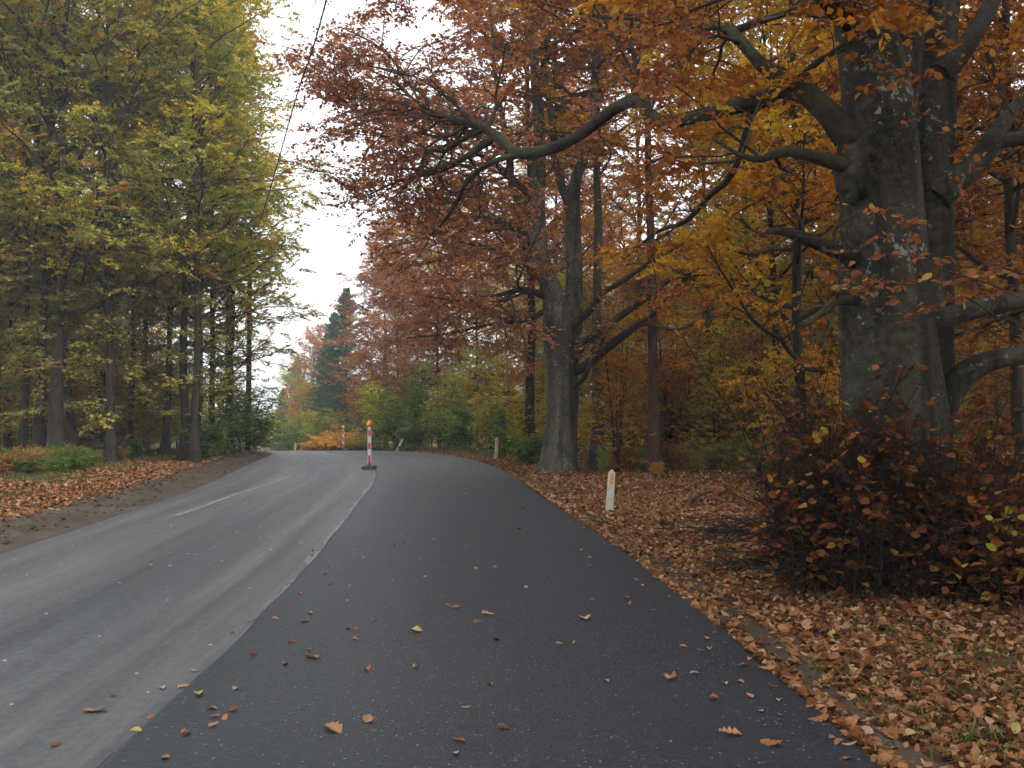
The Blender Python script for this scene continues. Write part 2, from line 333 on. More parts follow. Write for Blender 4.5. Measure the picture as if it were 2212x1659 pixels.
def asphalt_mat(fresh):
    m, N, L = nt('asphalt_fresh' if fresh else 'asphalt_old'); tc = N.new('ShaderNodeTexCoord'); uv = N.new('ShaderNodeUVMap')
    mp = N.new('ShaderNodeMapping'); L.new(uv.outputs[0], mp.inputs['Vector']); mp.inputs['Scale'].default_value = (2.6, .10, 1)
    st = noise(N, L, mp.outputs[0], 1.0, 6, .6); gr = noise(N, L, tc.outputs['Object'], 85, 3, .7); g2 = noise(N, L, tc.outputs['Object'], 22, 4, .65); big = noise(N, L, tc.outputs['Object'], .55, 5, .6)
    v = N.new('ShaderNodeTexVoronoi'); v.inputs['Scale'].default_value = 60; L.new(tc.outputs['Object'], v.inputs['Vector']); vs = N.new('ShaderNodeSeparateColor'); L.new(v.outputs['Color'], vs.inputs[0])
    if fresh:
        r = ramp(N, [(.38, (.0028, .0038, .007)), (.5, (.0098, .0125, .0200)), (.62, (.026, .032, .047))]); f = mixc(N, L, .5, gr.outputs['Color'], g2.outputs['Color']); L.new(f, r.inputs[0]); c = r.outputs[0]
        rc = ramp(N, [(0, g1(.35)), (.6, g1(1)), (1, g1(2.2))]); L.new(vs.outputs[1], rc.inputs[0]); c = mixc(N, L, .8, c, rc.outputs[0], 'MULTIPLY')
        rb = ramp(N, [(.40, g1(0)), (.62, g1(.62))]); L.new(mixc(N, L, .4, st.outputs['Color'], big.outputs['Color']), rb.inputs[0]); c = mixc(N, L, rb.outputs[0], c, (.0185, .023, .032))
        k = math_(N, L, 'GREATER_THAN', vs.outputs[0], .965); kk = math_(N, L, 'MULTIPLY', k, math_(N, L, 'LESS_THAN', v.outputs['Distance'], .32)); c = mixc(N, L, kk, c, (.26, .26, .26))
    else:
        r = ramp(N, [(.41, (.022, .024, .0275)), (.50, (.050, .053, .058)), (.60, (.092, .095, .098))]); f = mixc(N, L, .42, st.outputs['Color'], g2.outputs['Color']); L.new(f, r.inputs[0]); c = r.outputs[0]
        c = mixc(N, L, .4, c, gr.outputs['Color'], 'OVERLAY')
        # dusty band along the joint and a dark wheel track beside it
        sx = N.new('ShaderNodeSeparateXYZ'); L.new(uv.outputs[0], sx.inputs[0])
        wv = math_(N, L, 'ADD', sx.outputs['X'], math_(N, L, 'MULTIPLY', math_(N, L, 'SUBTRACT', big.outputs['Fac'], .5), .35))
        rb = ramp(N, [(0, g1(.8)), (.07, g1(.35)), (.12, g1(.15)), (.16, g1(.75)), (.20, g1(.1)), (.30, g1(.0)), (.42, g1(.0)), (.60, g1(.5)), (.72, g1(.15)), (.85, g1(.45)), (1, g1(.35))])
        L.new(math_(N, L, 'DIVIDE', wv, 4.2), rb.inputs[0]); mp2 = N.new('ShaderNodeMapping'); L.new(uv.outputs[0], mp2.inputs['Vector']); mp2.inputs['Scale'].default_value = (14, .35, 1); st2 = noise(N, L, mp2.outputs[0], 1.0, 7, .7); rs2 = ramp(N, [(.40, g1(0)), (.62, g1(1))]); L.new(st2.outputs['Fac'], rs2.inputs[0])
        kd = math_(N, L, 'MULTIPLY', rb.outputs[0], math_(N, L, 'MULTIPLY', math_(N, L, 'ADD', rs2.outputs[0], .25), .75), True); c = mixc(N, L, kd, c, (.132, .130, .124))
        v2 = N.new('ShaderNodeTexVoronoi'); v2.inputs['Scale'].default_value = 9; L.new(tc.outputs['Object'], v2.inputs['Vector']); v2s = N.new('ShaderNodeSeparateColor'); L.new(v2.outputs['Color'], v2s.inputs[0])
        k = math_(N, L, 'MULTIPLY', math_(N, L, 'GREATER_THAN', v2s.outputs[0], .93), math_(N, L, 'LESS_THAN', math_(N, L, 'ADD', v2.outputs['Distance'], math_(N, L, 'MULTIPLY', gr.outputs['Fac'], .25)), .27)); c = mixc(N, L, math_(N, L, 'MULTIPLY', k, .75), c, (.62, .62, .62))
    b = N.new('ShaderNodeBsdfPrincipled'); L.new(c, b.inputs['Base Color']); b.inputs['Roughness'].default_value = .56 if fresh else .6; b.inputs['Specular IOR Level'].default_value = .5 if fresh else .5
    bp = N.new('ShaderNodeBump'); bp.inputs['Strength'].default_value = .55 if fresh else .3; bp.inputs['Distance'].default_value = .008
    L.new(mixc(N, L, .5, gr.outputs['Color'], v.outputs['Distance']), bp.inputs['Height']); L.new(bp.outputs[0], b.inputs['Normal'])
    out = N.new('ShaderNodeOutputMaterial'); L.new(b.outputs[0], out.inputs[0]); return m
M_ground, M_soil, M_fresh, M_old = ground_mat(), soil_mat(), asphalt_mat(True), asphalt_mat(False)
M_white = plain('post_white', (.50, .485, .41), .6, .35, .22, 7); M_reflector = plain('reflector_amber', (.75, .26, .02), .25, .6, .1, 60); M_red = plain('board_red', (.46, .035, .045), .4, .5, .12, 30)
M_bwhite = plain('board_white', (.60, .60, .60), .4, .5, .1, 30); M_rubber = plain('rubber_grey', (.085, .085, .085), .8, .2, .3, 14); M_rubberd = plain('rubber_dark', (.03, .03, .03), .8, .2, .3, 14)
M_lens = plain('amber_lens', (.85, .27, .01), .12, .8, .08, 40); M_cable = plain('cable_black', (.02, .02, .02), .7, .3, .2, 20)

# ------------------------------------------------------------------ the setting: ground, road, verges
def grid_mesh(name, xs_fn, ys, nx, zfn, mat, uvfn=None):
    ys = np.asarray(ys, float); X = np.stack([xs_fn(y) for y in ys]); Y = np.repeat(ys[:, None], nx, 1); Z = zfn(X, Y)
    V = np.stack([X, Y, Z], -1).reshape(-1, 3); idx = np.arange(len(ys) * nx).reshape(len(ys), nx)
    F = np.stack([idx[:-1, :-1], idx[:-1, 1:], idx[1:, 1:], idx[1:, :-1]], -1).reshape(-1, 4)
    uv = None
    if uvfn is not None: U, W = uvfn(X, Y); uv = np.stack([U, W], -1).reshape(-1, 2)
    return mesh_from(name, V, F, mat, uv=uv)
ysg = np.concatenate([np.linspace(-60, 0, 16), np.arange(.5, 60, .5), np.linspace(60, 120, 50), np.linspace(124, 1600, 120)])
def xg(y):
    a, b = float(le_(y)), float(re_(y))
    return np.concatenate([a + np.array([-900, -500, -250, -120, -70, -45, -30, -22]), a - np.linspace(18, .3, 50), [a, a + .3], np.linspace(a + 1, b - 1, 4), [b - .25, b], b + np.linspace(.3, 16, 44), b + np.array([20, 28, 40, 60, 90, 140, 250, 500, 900])])
structure(link('ground', grid_mesh('ground', xg, ysg, len(xg(0.)), gz, M_ground)), 'brown leaf strewn forest floor on both sides of the road')
ysr = np.concatenate([np.linspace(-25, 0, 11), np.arange(.4, 70, .4), np.linspace(71, 500, 110)])
old = link('road', grid_mesh('road', lambda y: np.linspace(float(le_(y)), float(se_(y)) + .1, 12), ysr, 12, lambda X, Y: prof(Y) + .001 * 0, M_old, lambda X, Y: (se_(Y) - X, Y)))
structure(old, 'old worn grey asphalt lane with dusty streaks')
# fresh lane: a 35 mm layer with a crumbled right edge
rngr = np.random.default_rng(5)
eL = np.interp(ysr, np.arange(-30, 510, .9), rngr.normal(0, .012, 600)); eR = np.interp(ysr, np.arange(-30, 510, .7), rngr.normal(0, .02, 772)) + np.interp(ysr, np.arange(-30, 510, 4.), rngr.normal(0, .04, 135))
yi = {float(y): i for i, y in enumerate(ysr)}
def xf(y):
    i = yi[float(y)]; a = float(se_(y)) + eL[i]; b = float(re_(y)) + eR[i]; return np.concatenate([[a - .03, a], np.linspace(a + .03, b - .05, 9), [b - .012, b + .05]])
fz = np.array([0.0005, .022] + [.036] * 9 + [.028, -.11])
structure(link('fresh_lane', grid_mesh('fresh_lane', xf, ysr, 13, lambda X, Y: prof(Y) + fz[None, :], M_fresh, lambda X, Y: (X - se_(Y), Y))), 'freshly laid dark asphalt lane with scattered fallen leaves')
# smear of tack coat along the joint, worn centre dashes
def strip(name, ya, yb, off, w, z, mat, label, seed, rag=.5, st=.25, gaps=0):
    r = np.random.default_rng(seed); ys = np.arange(ya, yb, st); n = len(ys)
    if callable(off): off = off(ys)
    sm_ = lambda v: np.convolve(v, np.ones(5) / 5, 'same') * 1.8
    a = off + sm_(r.normal(0, w * rag * .4, n)); b = off + w * np.clip(1 + sm_(r.normal(0, rag, n)), .25, 2.2)
    V = []; base = se_(ys)
    for k, e in ((0, a), (1, b)): V.append(np.stack([base - e, ys, prof(ys) + z], 1))
    V = np.stack(V, 1).reshape(-1, 3); i = np.arange(n - 1) * 2; F = np.stack([i, i + 2, i + 3, i + 1], 1)
    if gaps: F = F[np.convolve(r.random(n - 1), np.ones(4) / 4, 'same') > gaps]
    return structure(link(name, mesh_from(name, V, F, mat)), label)
M_tack = plain('tack_smear', (.068, .073, .084), .45, .5, .2, 6); M_worn = plain('worn_paint', (.21, .21, .205), .8, .2, .3, 9); M_worn2 = plain('dust_streak', (.185, .175, .15), .9, .2, .3, 7)
strip('joint_smear', 2, 33, .02, .05, .004, M_tack, 'pale blue grey smear along the joint of the two asphalt lanes', 3, .7, .12, .22)
for a, b in ((15.0, 18.6), (18.7, 24.8)):
    strip('road_marking', a, b, lambda y: np.interp(y, [14, 15.2, 19.3, 24.6], [2.8, 2.74, 2.62, 2.26]), .10, .004, M_worn, 'worn white centre dash on the old lane, nearer piece' if a < 16 else 'worn white centre dash on the old lane, farther piece', int(a * 10), .35, .3)
# soil verges
ysv = np.concatenate([np.arange(-6, 62, .22), np.linspace(62, 150, 60)]); rv = np.random.default_rng(8)
wl_ = np.interp(ysv, [-6, 8, 11, 14, 19, 26, 35, 45, 60, 150], [1.5, 1.45, 1.4, 1.3, 1.2, 1.05, 1.1, 1.2, 1.1, 1.0]) + np.interp(ysv, np.arange(-6, 151, 1.3), rv.normal(0, .16, 121))
vi = {float(y): i for i, y in enumerate(ysv)}
structure(link('soil_verge', grid_mesh('soil_verge', lambda y: float(le_(y)) - np.linspace(-.06, wl_[vi[float(y)]], 15), ysv, 15,
    lambda X, Y: np.where(le_(Y) - X < .02, prof(Y) + .004, np.maximum(gz(X, Y) + .03, prof(Y) + .003)) + np.where(le_(Y) - X > .2, rv.normal(0, .022, X.shape) + .025 * np.maximum(0, wob(X * 3.1, Y * 1.7)), 0), M_soil)), 'bare grey brown soil bank along the old lane')
wr_ = .32 + np.interp(ysv, np.arange(-6, 151, .9), rv.normal(0, .07, 175))
structure(link('soil_edge', grid_mesh('soil_edge', lambda y: float(re_(y)) + np.linspace(-.03, wr_[vi[float(y)]] + .1, 6), ysv, 6, lambda X, Y: gz(X, Y) + .012 + rv.normal(0, .006, X.shape), M_soil)), 'bare soil strip beside the fresh asphalt')

# ------------------------------------------------------------------ plants: a small library of shapes, planted one by one
def wood_mesh(name, batches, mat, bump=None):
    V, F = tubes(batches)
    if bump: V = V + bump(V)
    return mesh_from(name, V, F, mat)
def leaf_mesh(name, parts, mat):
    V, F, A = joinVF(parts); return mesh_from(name, V, F, mat, smooth=False, fattr=A)
def flare(t, r, fl=.9, h=.06): return r * (1 + fl * np.exp(-t / h))

def foliage(rng, limbs, nb, nt_, nl, leaf, bl=.42, tl=.34, shape=4, tilt=.5, drop=.05, kb=6, sides=(5, 3), rollb=.4, curve=-.015, bt0=.22, wide=.66, twigs_on_limb=6, tlmax=1.0):
    """branches, twigs and leaves on limbs: list of (Pts, R) -> wood batches, leaf parts"""
    wood, lv = [], []
    for Pt, R in limbs:
        B, RB = spawn(rng, Pt, R, nb, bt0, .98, bl, .95, kb, roll=rollb, jit=.16, curve=curve, rf=.6, taper=.3, tipshort=.6)
        wood.append((B, RB, sides[0]))
        Tw, RT = spawn(rng, B, RB, nt_, .12, 1.0, lambda t: np.full(t.shape, 1.) * tlmax * tl * 2, .85, 3, roll=.3, jit=.12, curve=-.03, rf=.6, taper=.4, tipshort=.4, rmin=.0022)
        cl = np.repeat(rng.random(len(B)), nt_)
        wood.append((Tw, RT, sides[1])); lv.append(leaves(rng, Tw, nl, leaf, shape=shape, tilt=tilt, drop=drop, cl=cl, wide=wide))
        if twigs_on_limb:
            T2, R2 = spawn(rng, Pt, R, twigs_on_limb, .3, 1.0, lambda t: np.full(t.shape, 1.) * tlmax * tl * 2.2, .9, 3, roll=.5, jit=.12, rf=.4, taper=.4, rmin=.0025)
            wood.append((T2, R2, sides[1])); lv.append(leaves(rng, T2, nl, leaf, shape=shape, tilt=tilt, drop=drop, wide=wide))
        lv.append(leaves(rng, B[:, kb // 2:], max(4, nl // 2), leaf, shape=shape, tilt=tilt, drop=drop, cl=rng.random(len(B)), wide=wide))
    return wood, lv

def make_tree(name, seed, H, r0, hb, R, nl, leaf=.10, nb=9, nt_=6, nlv=13, lean=.035, low=1.12, high=.42, clear_dead=0, sprays=9, round_=False):
    rng = np.random.default_rng(seed); K = 16; t = np.linspace(0, 1, K); w = np.cumsum(rng.normal(0, lean, (K, 2)) * H / K, 0); w[0] = 0
    tr = np.stack([w[:, 0], w[:, 1], t * H - .15], 1)[None]; rr = flare(t, r0 * (1 - .88 * t ** .9) * .86, .75, .018)[None]
    f0 = hb / H
    prof_ = lambda t: R * np.where(t < .55, .75 + .25 * (t - f0) / (.55 - f0 + 1e-6), 1 - .62 * (t - .55) / .45)
    if round_: prof_ = lambda t: R * np.sqrt(np.maximum(.06, 1 - .92 * (np.abs(t - .42) / .58) ** 2.2))
    LB, LR = spawn(rng, tr, rr, nl, f0, .97, prof_, lambda t: low + (high - low) * (t - f0) / (1 - f0), 9, jit=.15, curve=-.02, rf=.5, taper=.2, tipshort=0, uni=True, lvar=.4)
    wd, lv = foliage(rng, [(LB, LR)], nb, nt_, nlv, leaf, rollb=.55)
    if sprays and hb > 2.4:
        S, SR = spawn(rng, tr, rr, sprays, 1.6 / H, f0 + .02, lambda t: np.full(t.shape, 2.0), 1.25, 8, jit=.16, curve=-.01, rf=.12, taper=.3, uni=True, lvar=.45); wd.append((S, SR, 4))
        w2, l2 = foliage(rng, [(S, SR)], 5, 4, 9, leaf * .9, bl=.45, tl=.26, twigs_on_limb=3); wd += w2; lv += l2
    batches = [(tr, rr, 12), (LB, LR, 6)]
    if clear_dead:
        D, DR = spawn(rng, tr, rr, clear_dead, .12, f0, lambda t: np.full(t.shape, .9), 1.3, 5, jit=.2, curve=.02, rf=.12, taper=.2, uni=True); batches.append((D, DR, 4))
    return dict(trunk=wood_mesh(name + '_trunk', batches, M_dark), branches=wood_mesh(name + '_branches', wd, M_twig), crown=leaf_mesh(name + '_crown', lv, M_olive), H=H)
def make_shrub(name, seed, H, spread, ns, leaf=.08, nb=12, nt_=6, nlv=9, out=.35, wide=.7):
    rng = np.random.default_rng(seed); K = 9; st = np.zeros((ns, K, 3)); a = rng.random(ns) * 6.28; h = H * rng.uniform(.6, 1, ns); t = np.linspace(0, 1, K)
    rad = rng.uniform(.02, .16, ns)
    for j in range(ns):
        o = out * spread * rng.uniform(.3, 1.3); cur = np.cumsum(rng.normal(0, .05, (K, 2)), 0) * .5
        st[j, :, 0] = np.cos(a[j]) * (rad[j] + o * t ** 1.4) + cur[:, 0] * t; st[j, :, 1] = np.sin(a[j]) * (rad[j] + o * t ** 1.4) + cur[:, 1] * t; st[j, :, 2] = h[j] * t - .08
    r = (.012 + .012 * rng.random(ns))[:, None] * (H / 3) * np.linspace(1, .2, K)[None]
    B, RB = spawn(rng, st, r, nb, .12, .98, lambda t: spread * (.75 - .45 * t), 1.15, 6, uni=True, jit=.14, curve=.0, rf=.6, taper=.3, tipshort=.2)
    Tw, RT = spawn(rng, B, RB, nt_, .12, 1, lambda t: np.full(t.shape, .36 * spread), .85, 3, roll=.35, rmin=.0022)
    cl = np.repeat(rng.random(len(B)), nt_)
    return dict(trunk=wood_mesh(name + '_stems', [(st, r, 6)], M_dark), branches=wood_mesh(name + '_branches', [(B, RB, 4), (Tw, RT, 3)], M_twig),
                crown=leaf_mesh(name + '_leaves', [leaves(rng, Tw, nlv, leaf, tilt=.55, drop=.05, cl=cl, wide=wide), leaves(rng, B, 5, leaf, tilt=.6, wide=wide)], M_green), H=H)
def make_spruce(name, seed, H, R):
    rng = np.random.default_rng(seed); K = 10; t = np.linspace(0, 1, K); tr = np.stack([0 * t, 0 * t, t * H - .1], 1)[None]; rr = (H * .012 * (1 - .93 * t))[None]
    B, RB = spawn(rng, tr, rr, 230, .05, .99, lambda t: R * (1.01 - t) ** .85 + .10, lambda t: 1.8 - .75 * t, 7, uni=True, jit=.05, curve=.035, rf=.25, taper=.25, tipshort=0, lvar=.28)
    Tw, RT = spawn(rng, B, RB, 16, .08, 1, .26, .8, 3, roll=.25, curve=-.16, tipshort=.5)
    nd = [leaves(rng, Tw, 9, .20, wide=.34, tilt=.8, droop=.55, cl=np.repeat(rng.random(len(B)), 16)), leaves(rng, B, 12, .24, wide=.34, tilt=.8, droop=.5)]
    return dict(trunk=wood_mesh(name + '_trunk', [(tr, rr, 9)], M_dark), branches=wood_mesh(name + '_branches', [(B, RB, 4)], M_twig), crown=leaf_mesh(name + '_needles', nd, M_needle), H=H)
def plant(lib, name, x, y, label, cat, group=None, rot=0., s=1.0, leafm=None, barkm=None, sz=None, crown='crown', stem='trunk', tilt=(0, 0), z=None):
    e = bpy.data.objects.new(name, None); col.objects.link(e); e.empty_display_size = .3
    e.location = (x, y, float(gz(x, y)) if z is None else z); e.rotation_euler = (tilt[0], tilt[1], rot); e.scale = (s, s, sz or s); tag(e, label, cat, group)
    for pn, key, m in ((stem, 'trunk', barkm), ('branches', 'branches', None), (crown, 'crown', leafm)):
        o = link(pn, lib[key], e)
        if m: o.material_slots[0].link = 'OBJECT'; o.material_slots[0].material = m
    return e

TA = make_tree('beech_a', 11, 22, .23, 4.8, 5.4, 42, .115, nb=10, nlv=15)
TB = make_tree('beech_b', 12, 21, .19, 5.4, 4.8, 36, .115, clear_dead=8, nlv=15)
TC = make_tree('beech_c', 13, 19, .17, 2.6, 4.8, 46, .12, low=1.3, high=.6, nb=10, nlv=15)
TD = make_tree('beech_d', 14, 22, .20, 8.5, 4.6, 28, .11, clear_dead=12, lean=.012, sprays=5)
TE = make_tree('beech_e', 15, 12, .13, 1.0, 3.6, 36, .12, low=1.25, high=.45, nb=9, nt_=6, nlv=12, round_=True)     # leafy to the ground
SA = make_shrub('sapling_a', 21, 5.2, 1.7, 5, .085, nb=20)
SB = make_shrub('sapling_b', 22, 4.2, 1.9, 6, .085, nb=16)
SC = make_shrub('sapling_c', 23, 3.0, 1.5, 8, .08, nb=13)
BA = make_shrub('bush_a', 24, 2.2, 1.1, 13, .075, nb=12, out=.6)
BB = make_shrub('bush_b', 25, 1.1, .8, 16, .06, nb=9, nt_=5, out=.8)
CA = make_spruce('spruce_a', 31, 15, 3.7); CB = make_spruce('spruce_b', 32, 12, 3.1)
R_ = random.Random(77)

# ------------------------------------------------------------------ the great beech on the right
def path3(pts, k):
    """pts (px, py, depth, half-thickness px) -> polyline and radii"""
    a = np.array([list(P(p[0], p[1], p[2])) + [p[3] * p[2] / FOC] for p in pts]); q = resample(a, k); return q[None, :, :3], np.maximum(q[None, :, 3], .004)
def lump(amp, s):
    def f(V):
        d = np.sin(V[:, 0] * 3.1 * s + 1.3 * np.sin(V[:, 2] * 1.7 * s)) * np.cos(V[:, 1] * 2.7 * s + V[:, 2] * .9 * s) + .5 * np.sin(V[:, 2] * 4.3 * s + V[:, 0] * 5 * s) * np.sin(V[:, 1] * 6 * s)
        e = np.cos(V[:, 0] * 2.3 * s + V[:, 2] * .6) * np.sin(V[:, 1] * 3.9 * s)
        return np.stack([amp * d, amp * e, 0 * d], 1)
    return f
def great_beech():
    rng = np.random.default_rng(101)
    root = bpy.data.objects.new('beech_tree', None); col.objects.link(root); b = P(1950, 1262, 8.95); root.location = (b[0], b[1], float(gz(b[0], b[1])))
    tag(root, 'massive old grey beech with burl and lichen, its long limb arching over the road', 'tree')
    inv = np.array(root.location)
    def sub(name, me): me.transform(Matrix.Translation(-Vector(inv))); return link(name, me, root)
    stems = [path3([(1940, 1330, 9.0, 175), (1938, 1250, 9.0, 135), (1937, 1100, 9.0, 112), (1932, 900, 9.0, 106), (1918, 700, 9.0, 98), (1906, 500, 9.0, 88), (1898, 320, 9.0, 84), (1886, 150, 9.0, 72), (1850, 0, 9.0, 52), (1822, -200, 9.0, 42), (1790, -600, 9.1, 30), (1760, -1150, 9.3, 10)], 44),
             path3([(1985, 1320, 9.2, 90), (1990, 1100, 9.2, 60), (2000, 850, 9.2, 56), (2006, 650, 9.2, 50), (2014, 420, 9.25, 44), (2024, 200, 9.3, 39), (2034, 0, 9.3, 36), (2044, -250, 9.3, 34), (2060, -700, 9.5, 24), (2085, -1100, 9.6, 8)], 40),
             path3([(1905, 420, 9.05, 50), (1922, 200, 9.05, 58), (1950, 60, 9.1, 46), (1985, -120, 9.3, 38), (2010, -450, 9.8, 28), (1990, -900, 10.3, 8)], 26)]
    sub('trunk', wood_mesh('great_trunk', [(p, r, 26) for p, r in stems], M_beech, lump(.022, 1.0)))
    # burl: a knotted swelling with a hollow
    bm = bmesh.new(); bmesh.ops.create_icosphere(bm, subdivisions=4, radius=1); c = P(1852, 372, 8.78)
    for v in bm.verts:
        q = v.co.copy(); hole = math.exp(-((q.x - .45) ** 2 + (q.z - .1) ** 2) / .05) if q.y < 0 else 0
        n = 1 + .12 * math.sin(q.x * 7 + 2 * q.z) * math.cos(q.z * 6) + .07 * math.sin(q.x * 17 + q.y * 13) * math.sin(q.z * 15) - .6 * hole
        v.co = Vector((c[0] + q.x * .21 * n, c[1] + q.y * .20 * n, c[2] + q.z * .30 * n))
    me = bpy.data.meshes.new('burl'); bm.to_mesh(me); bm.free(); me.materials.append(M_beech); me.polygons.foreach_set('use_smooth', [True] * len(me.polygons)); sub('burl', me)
    limbs = {
        'A': [(1860, 345, 8.9, 34), (1825, 290, 8.8, 30), (1785, 240, 8.9, 26), (1741, 203, 9.0, 24), (1700, 188, 9.15, 20), (1660, 210, 9.4, 19), (1575, 233, 9.9, 17), (1475, 259, 10.6, 15), (1430, 264, 11, 14.5), (1400, 246, 11.3, 14), (1370, 216, 11.6, 15), (1320, 240, 12, 13.5), (1255, 290, 12.7, 13), (1190, 322, 13.4, 12.5), (1120, 331, 14.1, 13), (1085, 305, 14.5, 11), (1050, 279, 14.9, 10), (1000, 264, 15.5, 8.5), (940, 247, 16.3, 7.5), (880, 226, 17, 5), (800, 214, 17.8, 3.2), (720, 180, 18.5, 1.6)],
        'A1': [(1716, 190, 9.05, 18), (1672, 160, 9.1, 16), (1635, 130, 9.15, 14), (1592, 78, 9.3, 12), (1575, 60, 9.4, 11), (1520, 56, 9.7, 9), (1450, 60, 10.2, 7), (1370, 40, 10.9, 5), (1280, 35, 11.8, 3), (1180, 10, 12.6, 1.6)],
        'A2': [(1588, 66, 9.35, 9), (1658, 40, 9.2, 8), (1765, 5, 9.0, 6), (1830, -60, 8.8, 3)],
        'A3': [(1725, 170, 9.0, 9), (1760, 138, 8.9, 8), (1800, 112, 8.7, 5), (1850, 70, 8.4, 2.5)],
        'B': [(1850, 362, 8.8, 22), (1800, 350, 8.6, 17), (1741, 333, 8.5, 14), (1690, 327, 8.5, 12), (1640, 345, 8.6, 8), (1590, 330, 8.8, 5), (1540, 300, 9.1, 3)],
        'C': [(1625, 225, 9.6, 9), (1616, 270, 9.7, 8.5), (1600, 330, 9.9, 8), (1575, 385, 10.2, 7.5), (1525, 430, 10.8, 6.5), (1480, 480, 11.4, 5.5), (1420, 500, 12, 4), (1350, 560, 13, 2.5)],
        'D': [(1845, 560, 8.8, 20), (1800, 540, 8.55, 16), (1740, 515, 8.4, 14), (1690, 500, 8.4, 10), (1655, 500, 8.5, 5)],
        'D2': [(1850, 650, 8.8, 12), (1810, 650, 8.55, 10), (1775, 675, 8.4, 9), (1735, 705, 8.3, 4)],
        'E': [(1130, 330, 14, 8), (1060, 352, 14.5, 6), (1010, 390, 15, 5), (985, 440, 15.6, 4), (950, 490, 16.2, 3), (915, 515, 16.8, 1.8)],
        'F': [(1070, 296, 14.7, 8), (1020, 330, 15.2, 7), (960, 365, 15.9, 6), (905, 380, 16.5, 4.5), (840, 400, 17.2, 2.5), (760, 440, 18, 1.4)],
        'A4': [(790, 212, 17.9, 3.2), (730, 180, 18.6, 2.6), (725, 160, 19.2, 2), (720, 125, 19.8, 1.2)],
        'U9': [(1180, -220, 12.6, 4), (980, -170, 14.4, 3.4), (880, -110, 15.6, 2.6), (850, -40, 16.6, 2), (820, 30, 17.6, 1.2)],
        'F2': [(1045, 280, 14.9, 6), (1000, 300, 15.4, 5.5), (962, 327, 15.8, 5), (925, 325, 16.2, 4.5), (905, 365, 16.5, 4), (880, 400, 16.9, 3), (835, 440, 17.5, 1.6)],
        'H1': [(1373, 218, 11.6, 10), (1370, 180, 11.8, 8), (1376, 140, 12.2, 6), (1360, 80, 12.6, 5), (1372, 0, 13, 3.5), (1340, -90, 13.6, 2)],
        'H2': [(925, 242, 16.4, 6), (918, 205, 16.6, 5), (880, 180, 17, 4.5), (850, 130, 17.6, 3.5), (800, 90, 18.2, 2.5), (740, 60, 19, 1.4)],
        'R1': [(2000, 720, 9.0, 40), (2040, 690, 8.9, 27), (2090, 672, 8.9, 23), (2150, 660, 9.0, 21), (2230, 640, 9.2, 19), (2350, 600, 9.6, 14), (2520, 540, 10.2, 7)],
        'R2': [(2010, 905, 9.0, 40), (2060, 830, 9.0, 32), (2110, 790, 9.0, 24), (2170, 772, 9.1, 22), (2260, 760, 9.3, 19), (2400, 700, 9.8, 12), (2560, 600, 10.4, 5)],
        'R3': [(2020, 430, 9.1, 36), (2065, 385, 9.1, 32), (2110, 350, 9.2, 26), (2140, 310, 9.3, 24), (2165, 270, 9.4, 18), (2200, 220, 9.6, 13), (2280, 100, 10, 8), (2400, -60, 10.5, 4)],
        'R4': [(2140, 312, 9.3, 16), (2190, 302, 9.3, 14), (2270, 300, 9.5, 11), (2400, 260, 10, 6)],
        'R5': [(2030, 160, 9.15, 26), (2080, 110, 9.2, 24), (2120, 50, 9.3, 20), (2170, -40, 9.6, 14), (2300, -220, 10.2, 7)],
        'U1': [(1860, 60, 8.9, 26), (1800, 15, 8.6, 22), (1740, -40, 8.2, 16), (1640, -120, 7.6, 10), (1480, -220, 6.9, 4)],
        'U2': [(1835, -120, 9.0, 24), (1740, -200, 9.3, 17), (1600, -260, 10, 11), (1400, -260, 11.2, 7), (1180, -220, 12.6, 4), (960, -160, 14, 2)],
        'U3': [(1810, -350, 9.0, 20), (1860, -500, 8.0, 14), (1980, -800, 6.8, 8), (2150, -1200, 5.6, 4)],
        'U4': [(2050, -450, 9.4, 18), (2160, -520, 9.0, 13), (2360, -640, 8.4, 8), (2600, -800, 7.8, 4)],
        'U5': [(1800, -500, 9.1, 18), (1680, -560, 9.8, 12), (1500, -560, 11, 8), (1250, -500, 12.6, 4)],
        'U6': [(1990, -350, 9.6, 16), (2010, -420, 11, 12), (2050, -400, 13, 7), (2080, -350, 15, 3)],
    }
    sets = []; bare = []
    big = {'A': 46, 'A1': 26, 'R1': 22, 'R2': 22, 'R3': 20}
    for k, pts in limbs.items():
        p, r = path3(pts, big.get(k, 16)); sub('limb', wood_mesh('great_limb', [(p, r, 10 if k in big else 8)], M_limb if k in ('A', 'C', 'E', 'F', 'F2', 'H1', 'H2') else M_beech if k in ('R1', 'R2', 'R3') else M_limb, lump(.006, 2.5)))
        if k in ('D2', 'D', 'A3'):
            bare.append((p, r)); continue
        sets.append((k, p, r))
    wd, lv, lv2 = [], [], []
    for p, r in bare:
        B0, R0 = spawn(rng, p, r, 7, .3, .98, lambda t: np.full(t.shape, .7), .8, 8, uni=True, jit=.25, rf=.35, taper=.2, upb=.1); wd.append((B0, R0, 5)); T0, RT0 = spawn(rng, B0, R0, 4, .3, 1, lambda t: np.full(t.shape, .25), .8, 4, uni=True, jit=.2); wd.append((T0, RT0, 3))
